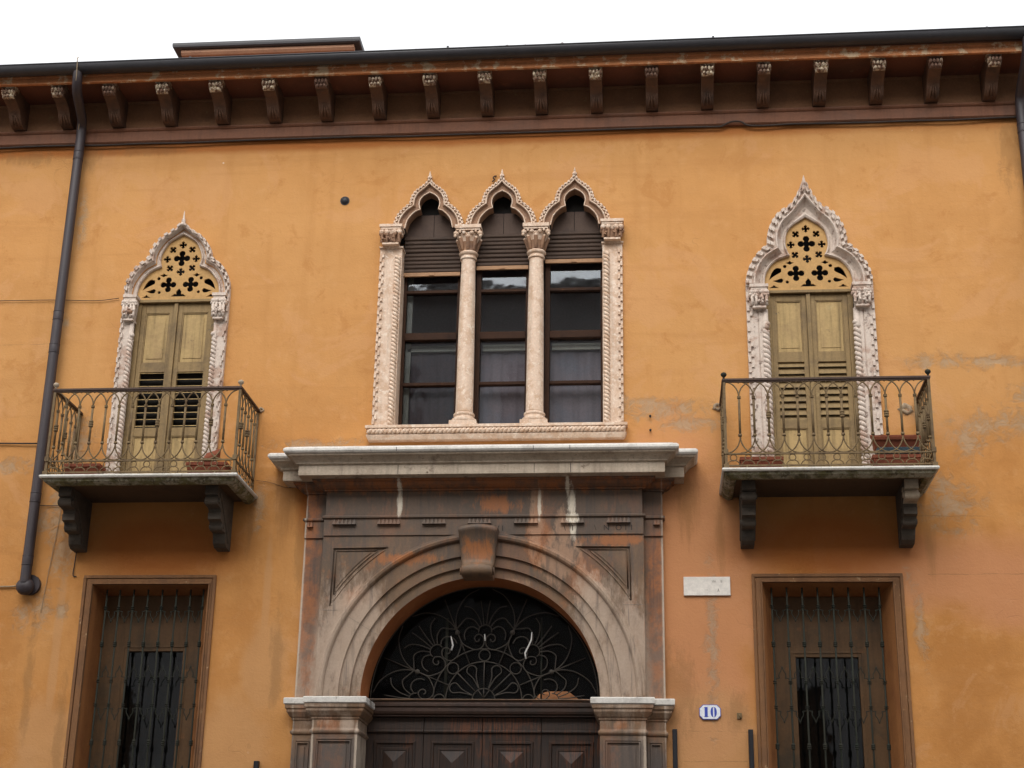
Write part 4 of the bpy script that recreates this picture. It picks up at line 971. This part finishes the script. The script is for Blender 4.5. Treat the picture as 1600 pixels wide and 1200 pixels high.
# entablature
m = MB()
for a, b, y in ((FL, FR, -.20), (XL, XR, -.10)):
    o_ = .0
    m.box(a-(.0), b, y, .0, 5.68, 5.857); m.rim(a, b, y, 0, [(.0, 5.857), (.008, 5.862), (.022, 5.87), (.022, 5.892), (.0, 5.90)]); m.box(a+.01, b-.01, y+.012, 0, 5.90, 6.163)
ent = link('entablature', m, PORTAL, portal, .003)
GX = [(-2.039, -1.784), (-1.557, -1.31), (-1.078, -.826), (-.594, -.344), (-.107, .149), (.385, .633), (.867, 1.114)]
for (a, b), y, n6 in [(g2, -.20, 6) for g2 in GX]+[((-2.335, -2.27), -.10, 2), ((1.35, 1.42), -.10, 2)]:
    m = MB()
    d = (b-a)/n6
    for i in range(n6):
        x = a+d*(i+.5); m.add([(x-d*.5, y-.04, 5.795), (x+d*.5, y-.04, 5.795), (x+d*.5, y, 5.795), (x-d*.5, y, 5.795), (x, y-.018, 5.858), (x, y, 5.858)], [(0, 1, 2, 3), (0, 1, 4), (1, 2, 5, 4), (2, 3, 5), (3, 0, 4, 5)])
    link('guttae', m, PORTAL, portal)

def bed(a, b, y):
    m = MB(); m.rim(a, b, y, 0, [(0, 6.164), (.018, 6.166), (.02, 6.18), (.05, 6.19), (.085, 6.215), (.10, 6.245), (.125, 6.25), (.13, 6.273)]); return m
m = bed(FL, FR, -.19); m2 = bed(XL, XR, -.09); m.add(m2.v, m2.f); link('bed_mould', m, PORTAL, portal)
CP = [(-.3, 6.274), (0, 6.274), (.002, 6.30), (0, 6.384), (.025, 6.392), (.03, 6.405), (.05, 6.425), (.08, 6.45), (.11, 6.463), (.118, 6.478)]
CT = [(.118, 6.479), (.135, 6.487), (.148, 6.505), (.145, 6.53), (.125, 6.548), (0, 6.562)]
m = MB(); m.rim(-2.385, 1.480, -.45, -.0, CP); m2 = MB(); m.rim(-2.595, 1.680, -.26, -.001, [(o_, z-.002) for o_, z in CP]); link('portal_cornice', m, CORNICE_ST, portal, .003)
m = MB(); m.rim(-2.385, 1.480, -.45, -.0, CT); m.rim(-2.595, 1.680, -.26, -.001, [(o_, z-.002) for o_, z in CT]); m.box(-2.50, 1.57, -.42, -.002, 6.563, 6.603); link('cornice_edge', m, WHITEROLL, portal, .003)
m = MB()
for x in (-1.32, .12, .50):
    m.box(x-.003, x+.003, -.4525, -.452, 6.28, 6.38); m.box(x-.003, x+.003, -.599, -.598, 6.485, 6.53)
link('cornice_joint', m, BLACK, portal)
# imposts and pilasters
IPc = [(0, 3.68), (0, 3.765), (.012, 3.77), (.014, 3.785), (.03, 3.80), (.05, 3.83), (.06, 3.845), (.062, 3.87), (.075, 3.88), (.078, 3.915)]
IPt = [(.078, 3.917), (.090, 3.925), (.092, 3.975), (.085, 3.985), (0, 3.995)]
NB = [(0, 3.62), (.012, 3.625), (.02, 3.64), (.02, 3.655), (.008, 3.665), (0, 3.68)]
for s, (a, b), (c0, c1) in ((-1, (FL, AX-AR), (XL, FL+.02)), (1, (AX+AR, FR), (FR-.02, XR))):
    m = MB(); m.rim(a, b, -.185, .33, IPc, top=False); m.rim(c0, c1, -.085, .0, IPc, top=False); m.rim(a, b, -.185, .33, NB); m.rim(c0, c1, -.085, 0, NB)
    ip = link('impost', m, PORTAL, portal, .003)
    m = MB(); m.rim(a, b, -.185, .33, IPt); m.rim(c0, c1, -.085, 0, IPt); link('impost_edge', m, WHITEROLL, portal, .003)
    m = MB(); m.box(a, b, -.185, .33, 0, 3.62); m.box(c0, c1, -.085, 0, 0, 3.62)
    def panel(p0, p1, y, zt_):
        for e, d, t_ in ((0, .012, .022), (.03, .02, .012)):
            A0, A1, Z = p0+e, p1-e, zt_-e
            m.box(A0, A0+t_, y-d, y, .6, Z); m.box(A1-t_, A1, y-d, y, .6, Z); m.box(A0+t_, A1-t_, y-d, y, Z-t_, Z)
        m.box(p0+.075, p1-.075, y-.01, y, .7, zt_-.075)
    panel(a+.03, b-.03, -.185, 3.585); panel(c0+.02 if s < 0 else c0+.03, c1-.03 if s < 0 else c1-.02, -.085, 3.575)
    link('pilaster', m, PORTAL, portal, .003)
# inscription
def text(name, body, size, loc, mat, parent, ext=.0015, sx=1, gap=1.0):
    cu = bpy.data.curves.new(name, 'FONT'); cu.body = body; cu.size = size; cu.extrude = ext; cu.space_character = gap
    t_ = bpy.data.objects.new('tmp', cu); COL.objects.link(t_); bpy.context.view_layer.update()
    me = bpy.data.meshes.new_from_object(t_.evaluated_get(bpy.context.evaluated_depsgraph_get()))
    bpy.data.objects.remove(t_); bpy.data.curves.remove(cu)
    o_ = bpy.data.objects.new(name, me); COL.objects.link(o_); me.materials.append(mat)
    o_.rotation_euler = (PI/2, 0, 0); o_.scale = (sx, 1, 1); o_.location = loc; o_.parent = parent
    return o_
for body, x in (('V I V I', -.43), ('\\', .415), ('I', .50), ('\\', .735), ('N', .83), ('O', .955), ('I', 1.055), ('I', 1.115)):
    text('inscription', body, .085, (x, -.2012, 5.72), LETTER, portal, .0008)

# fanlight grille, glass and door
fan = MB(); Y = .27; C0 = (AX, 4.03)
def pol(r, a): return (C0[0]+r*math.cos(math.radians(a)), Y, C0[1]+r*math.sin(math.radians(a)))
def ft(pts, r=.006): fan.tube(pts, min(r, .006), 5)
def clip(pts):
    out = []; run = []
    for p in pts:
        dx, dz = p[0]-C0[0], p[2]-C0[1]
        if dz > -.012 and dx*dx+dz*dz < 1.20**2: run.append(p)
        else:
            if len(run) > 1: out.append(run)
            run = []
    if len(run) > 1: out.append(run)
    return out
for r in (.12, .40, .535): ft([pol(r, 180*i/40) for i in range(41)])
ft([pol(1.195, 180*i/60) for i in range(61)], .012); fan.box(AX-1.2, AX+1.2, Y-.012, Y+.012, C0[1]-.014, C0[1]+.004)
for a in (0, 45, 90, 135, 180):
    cc = pol(.4675, a)
    for q in clip([(cc[0]+.06*math.cos(2*PI*i/18), Y, cc[2]+.06*math.sin(2*PI*i/18)) for i in range(19)]): ft(q)
for a in (45, 90, 135): ft([pol(.12, a), pol(.40, a)])
for a in (22, 67, 113, 158):
    for s in (-1, 1): ft(cat([pol(.12, a), pol(.25, a+s*4), pol(.335, a+s*9), pol(.375, a+s*5), pol(.385, a)], 5), .006)
for a in (60, 90, 120): ft([pol(.02, 90), pol(.12, a)], .005)
for a in (22.5, 67.5, 112.5, 157.5):
    ft([pol(.40, a), pol(.765, a), pol(1.15, a)], .0085); fan.ball(pol(.765, a), .028, 8, (1, .6, 1))
def local(a):
    A = math.radians(a); ex = (math.cos(A), math.sin(A)); eu = (math.sin(A), -math.cos(A))
    return lambda u, v: (C0[0]+ex[0]*(.72+v)+eu[0]*u, Y, C0[1]+ex[1]*(.72+v)+eu[1]*u)
for a in (0, 45, 90, 135, 180):
    F = local(a)
    for s in (-1, 1):
        cur = [[(.293, -.013), (.27, -.07), (.235, -.13), (.18, -.165), (.12, -.19), (.064, -.19), (.02, -.155), (.007, -.10), (.02, -.06), (.06, -.03), (.098, -.045), (.11, -.08), (.09, -.108), (.065, -.10), (.06, -.082)],
               [(.015, .07), (.025, .18), (.05, .33)], [(.035, .065), (.08, .17), (.15, .25), (.23, .27)], [(.055, .045), (.12, .12), (.20, .14), (.25, .09), (.30, .03)],
               [(.068, .015), (.13, .05), (.19, .03), (.22, -.03), (.21, -.09)], [(.293, -.013), (.315, .1), (.29, .24), (.20, .38), (.07, .455)], [(.0, .07), (.04, .057), (.065, .03), (.07, -.01)]]
        for c_ in cur:
            for q in clip([F(s*p[0], p[1]) for p in cat(c_, 5)]): ft(q, .0065)
door = MB(); door.rim(AX-AR+.001, AX+AR-.001, .27, .4, [(0, 3.86), (.0, 3.875), (.02, 3.885), (.03, 3.91), (.03, 3.95), (.045, 3.96), (.045, 3.99), (.03, 4.0), (0, 4.012)])
door.v = [(min(max(x, AX-AR+.002), AX+AR-.002), y, z) for x, y, z in door.v]
fl = link('fanlight', door, WOODD, pal, .003); fl['label'] = 'half round fanlight with scrolled iron grille over the double door'
link('fanlight_grille', fan, FANIRON, fl)
m = MB(); m.caps([(AX-1.24, 4.0), (AX+1.24, 4.0)]+arcpts(AX, AZ, 1.24, 0, 180, 40), lambda p: (p[0], .335, p[1])); m.v = [v for v in m.v]
link('fanlight_pane', m, DULLGLASS, fl)
m = MB(); m.box(AX-1.4, AX+1.4, .9, .92, 3.9, 5.5); m.box(AX-1.4, AX+1.4, .40, .9, 3.88, 3.9); link('dark_hall_backing', m, DARK, fl)
m = MB()
for x in (-.855, -.84, .16): m.tube([(x, .31, 4.0), (x, .31, 4.9)], .008, 6)
link('glazing_bar', m, DARKIRON, fl)
m = MB(); pts = [(.26, 4.02), (.33, 4.10), (.42, 4.13), (.62, 4.13), (.66, 4.11), (.78, 4.02)]; m.plate([(x-.46+.27, z) for x, z in pts], .32, .33)
link('broken_board', m, BRICK, fl)
for pts in ([(-.80, .262, 4.70), (-.785, .262, 4.64), (-.775, .26, 4.60), (-.79, .26, 4.55)], [(-.44, .262, 4.72), (-.435, .262, 4.65)], [(.06, .262, 4.74), (.055, .262, 4.66), (.03, .262, 4.60), (-.01, .26, 4.52), (.0, .26, 4.46)]):
    m = MB(); m.tube(pts, [.004]+[.009]*(len(pts)-1), 5); link('paper_scrap', m, PAPER, fl)
# double door with four raised panels across
dr = MB(); xs = [AX-AR+.002, -1.062, -.447, .165, AX+AR-.002]; yd = .33
dr.box(xs[0], xs[4], yd+.03, yd+.06, 0, 3.86)
for i in range(4):
    a, b = xs[i]+.003, xs[i+1]-.003
    dr.box(a, b, yd, yd+.03, 3.70, 3.858); dr.prismx([(yd, 3.695), (yd-.018, 3.70), (yd-.022, 3.715), (yd-.01, 3.73), (yd, 3.735)], a, b)
door_o = link('door', dr, DOORW, pal, .003); door_o['label'] = 'dark wooden double door with raised diamond panels'
for i in range(4):
    a, b = xs[i]+.004, xs[i+1]-.004; m = MB(); zt_ = 3.692
    for z1 in (3.692, 2.35, 1.2):
        z0 = z1-1.1; e = .075
        m.box(a, a+e, yd, yd+.03, z0-.2, z1); m.box(b-e, b, yd, yd+.03, z0-.2, z1); m.box(a+e, b-e, yd, yd+.03, z1-e, z1)
        def R_(e_, y): return [(a+e_, y, z0+e_), (b-e_, y, z0+e_), (b-e_, y, z1-e_), (a+e_, y, z1-e_)]
        m.loft([R_(.075, yd), R_(.085, yd-.012), R_(.10, yd-.012), R_(.11, yd+.008), R_(.145, yd+.008), R_(.15, yd-.006), R_(.17, yd-.006), R_(.175, yd+.002)], closed=True)
        cxm, czm = (a+b)/2, (z0+z1)/2; hh_ = (b-a)/2-.175
        m.add(R_(.175, yd+.002)+[(cxm, yd-.05, z1-.175-hh_), (cxm, yd-.05, z0+.175+hh_)], [(3, 2, 4), (0, 1, 5), (0, 3, 4, 5), (1, 2, 4, 5)])
    link('door_panel', m, DOORW, door_o)

# ------------------------------------------------------------------ small things on the wall
pl = MB(); pl.box(1.655, 2.135, -.024, -.002, 5.066, 5.262)
pl = link('street_sign', pl, PLAQUE, None, .003); tag(pl, 'small white marble plaque with almost worn away lettering right of the portal', 'sign')
for body, x, z, s, sx in (('VIA', 1.945, 5.20, .036, .8), ('B', 2.035, 5.20, .036, .9), ('I I I', 1.87, 5.115, .03, .8), ('A', 2.0, 5.10, .055, .6)): text('lettering', body, s, (x, -.0252, z), FADED, pl, .0005, sx)
num = bpy.data.objects.new('house_number', None); COL.objects.link(num); num.location = (1.893, 0, 3.80); tag(num, 'small white enamel house number 10 with blue figures and cut corners', 'house number')
def octo(w_, h_, c_): return [(-w_, -h_+c_), (-w_+c_, -h_), (w_-c_, -h_), (w_, -h_+c_), (w_, h_-c_), (w_-c_, h_), (-w_+c_, h_), (-w_, h_-c_)]
m = MB(); m.plate(octo(.107, .074, .036), -.018, 0); link('plate_border', m, BLUE, num, loc=(0, 0, .075))
m = MB(); m.plate(octo(.101, .068, .034), -.021, -.017); link('plate_face', m, ENAMEL, num, loc=(0, 0, .075))
m = MB(); m.plate([(-.054, -.05), (-.024, -.05), (-.024, .05), (-.054, .05)], -.0225, -.02); m.plate([(-.062, -.05), (-.054, -.05), (-.054, -.045), (-.062, -.045)], -.0225, -.02)
m.plate([(-.024, -.05), (-.016, -.05), (-.016, -.045), (-.024, -.045)], -.0225, -.02); m.plate([(-.062, .042), (-.054, .042), (-.054, .05)], -.0225, -.02)
for s in (-1, 1):
    L = [(.036+s*(.007+.024*math.cos(math.radians(t_))), .05*math.sin(math.radians(t_))) for t_ in range(-90, 91, 15)]; m.plate(L, -.0225, -.02)
m.plate([(.03, .0465), (.042, .0465), (.042, .05), (.03, .05)], -.0224, -.02); m.plate([(.03, -.05), (.042, -.05), (.042, -.0465), (.03, -.0465)], -.0224, -.02)
link('figures', m, BLUE, num, loc=(0, 0, .075))
# notice board channels, cropped by the picture
for x, zt_, lab in ((1.535, 3.70, 'black metal post fixed to the wall just right of the portal'), (2.29, 3.70, 'black metal post fixed to the wall just left of the right barred window'), (-2.72, 3.36, 'short black metal post top left of the portal')):
    m = MB(); hw = .02
    m.box(x-hw, x+hw, -.06, -.003, 1.3, zt_); m.box(x-hw-.004, x-hw, -.066, -.003, 1.3, zt_); m.box(x+hw, x+hw+.004, -.066, -.003, 1.3, zt_)
    tag(link('metal_post', m, BLACK, None, .002), lab, 'post', 'black posts on the wall')
m = MB(); m.ball((-2.157, -.005, 9.723), .048, 14, (1, .6, 1)); m.tube([(-2.157, 0, 9.723), (-2.157, -.008, 9.723)], .055, 14)
tag(link('vent_cap', m, BLACK), 'small round black vent cap high between the left gothic and triple windows', 'vent')
m = MB(); m.box(2.16, 2.21, -.012, 0, 3.81, 3.87); m.tube([(2.185, -.02, 3.85), (2.19, -.035, 3.83), (2.2, -.02, 3.81)], .006, 6)
tag(link('bell_stub', m, IRON), 'rusty doorbell remnant on the wall right of the number plate', 'doorbell')
# iron rods and cables
def cable(name, pts, r, mat, label, cat_, n=4):
    m = MB(); m.tube(cat(pts, n), r, 6); return tag(link(name, m, mat), label, cat_)
pts = [(-10, -.05, 10.515)]
x = -9.6; rd = random.Random(3)
while x < 8: pts.append((x, -.05+rd.uniform(-.004, .004), 10.527+rd.uniform(-.008, .006))); x += .45
pts = [p for p in pts if not (2.1 < p[0] < 2.75)]+[(2.1, -.05, 10.525), (2.2, -.05, 10.53), (2.3, -.06, 10.575), (2.42, -.06, 10.575), (2.5, -.05, 10.53), (2.7, -.05, 10.52)]; pts.sort()
cable('cable', pts, .013, CABLE, 'long dark cable clipped along the underside of the brown string band', 'cable', 3)
cable('cable', [(-7, -.02, 8.56), (-6.4, -.02, 8.545), (-5.5, -.02, 8.54), (-5.0, -.02, 8.52), (-4.72, -.02, 8.545)], .0045, CABLE, 'thin sagging wire running left from the left gothic window', 'wire')
cable('iron_rod', [(-7, -.02, 6.80), (-6.3, -.02, 6.815), (-5.43, -.03, 6.80)], .009, CABLE, 'rusty horizontal rod left of the downpipe, level with the left balcony', 'rod')
cable('cable', [(-5.36, -.02, 6.09), (-5.2, -.015, 6.085), (-4.93, -.02, 6.09)], .005, CABLE, 'thin wire from the downpipe to the left corbel', 'wire')
cable('cable', [(-5.06, -.012, 7.2), (-5.09, -.012, 6.6), (-5.12, -.012, 5.9), (-5.17, -.012, 5.3), (-5.2, -.012, 4.9)], .003, CABLE2, 'pale thin vertical wire just right of the downpipe', 'wire')
cable('cable', [(-4.87, -.03, 5.63), (-4.885, -.015, 5.45), (-4.89, -.012, 5.31), (-4.85, -.012, 5.295)], .006, CABLE, 'short dark wire hanging from the left corbel', 'wire')
cable('cable', [(-7, -.02, 5.19), (-6.2, -.02, 5.19), (-5.56, -.02, 5.185), (-5.5, -.03, 5.22)], .009, CABLE2, 'pale conduit running left from the downpipe foot', 'conduit')
cable('cable', [(-5.238, -.78, 11.275), (-5.24, -.805, 11.25), (-5.24, -.79, 11.19), (-5.245, -.76, 11.1), (-5.28, -.64, 10.93), (-5.345, -.29, 10.80), (-5.42, -.10, 10.6)], .006, CABLE2, 'pale wire looped over the gutter beside the left downpipe', 'wire')
cable('cable', [(-2.95, -.02, 6.35), (-2.8, -.012, 6.33), (-2.62, -.012, 6.27), (-2.52, -.02, 6.28)], .0025, CABLE, 'thin dark wire between the left balcony and the portal cornice', 'wire')
# rail anchors, broken plaster round them
for x, z, s, lab in ((2.06, 7.13, .055, 'broken plaster lump where the right balcony rail enters the wall, left end'), (4.05, 7.08, .075, 'broken plaster hole beside the right end of the right balcony rail'), (-2.96, 7.17, .035, 'small plaster lump at the right end of the left balcony rail')):
    m = MB(); rd = random.Random(int(z*100)); n = 14; ring = []
    for k_, (q, y) in enumerate(((1, -.001), (.85, -.022), (.5, -.02), (.2, -.004))): ring.append([(x+s*q*math.cos(2*PI*i/n)*(1+.25*math.sin(i*2.3+x)), y+rd.uniform(-.006, .006)*(k_ > 0), z+s*.8*q*math.sin(2*PI*i/n)*(1+.25*math.cos(i*1.7))) for i in range(n)])
    m.loft(ring, True, True); tag(link('plaster_patch', m, PLASTER), lab, 'plaster')

m = MB(); m.tube(cat([(-.40, -.004, 9.99), (-.415, -.03, 9.975), (-.43, -.03, 9.955), (-.415, -.025, 9.935), (-.44, -.02, 9.91)], 4), .008, 6)
tag(link('wire_hook', m, CABLE), 'small rusty hook in the wall beside the finial of the middle trefoil arch', 'hook')
for z, lab in ((7.03, 'upper of two dark wall nails right of the triple window sill'), (6.87, 'lower of two dark wall nails right of the triple window sill')):
    m = MB(); m.tube([(1.335, 0, z), (1.335, -.03, z)], .009, 8); m.ball((1.335, -.032, z), .014, 8); tag(link('nail', m, BLACK), lab, 'nail', 'nails right of the triple window')
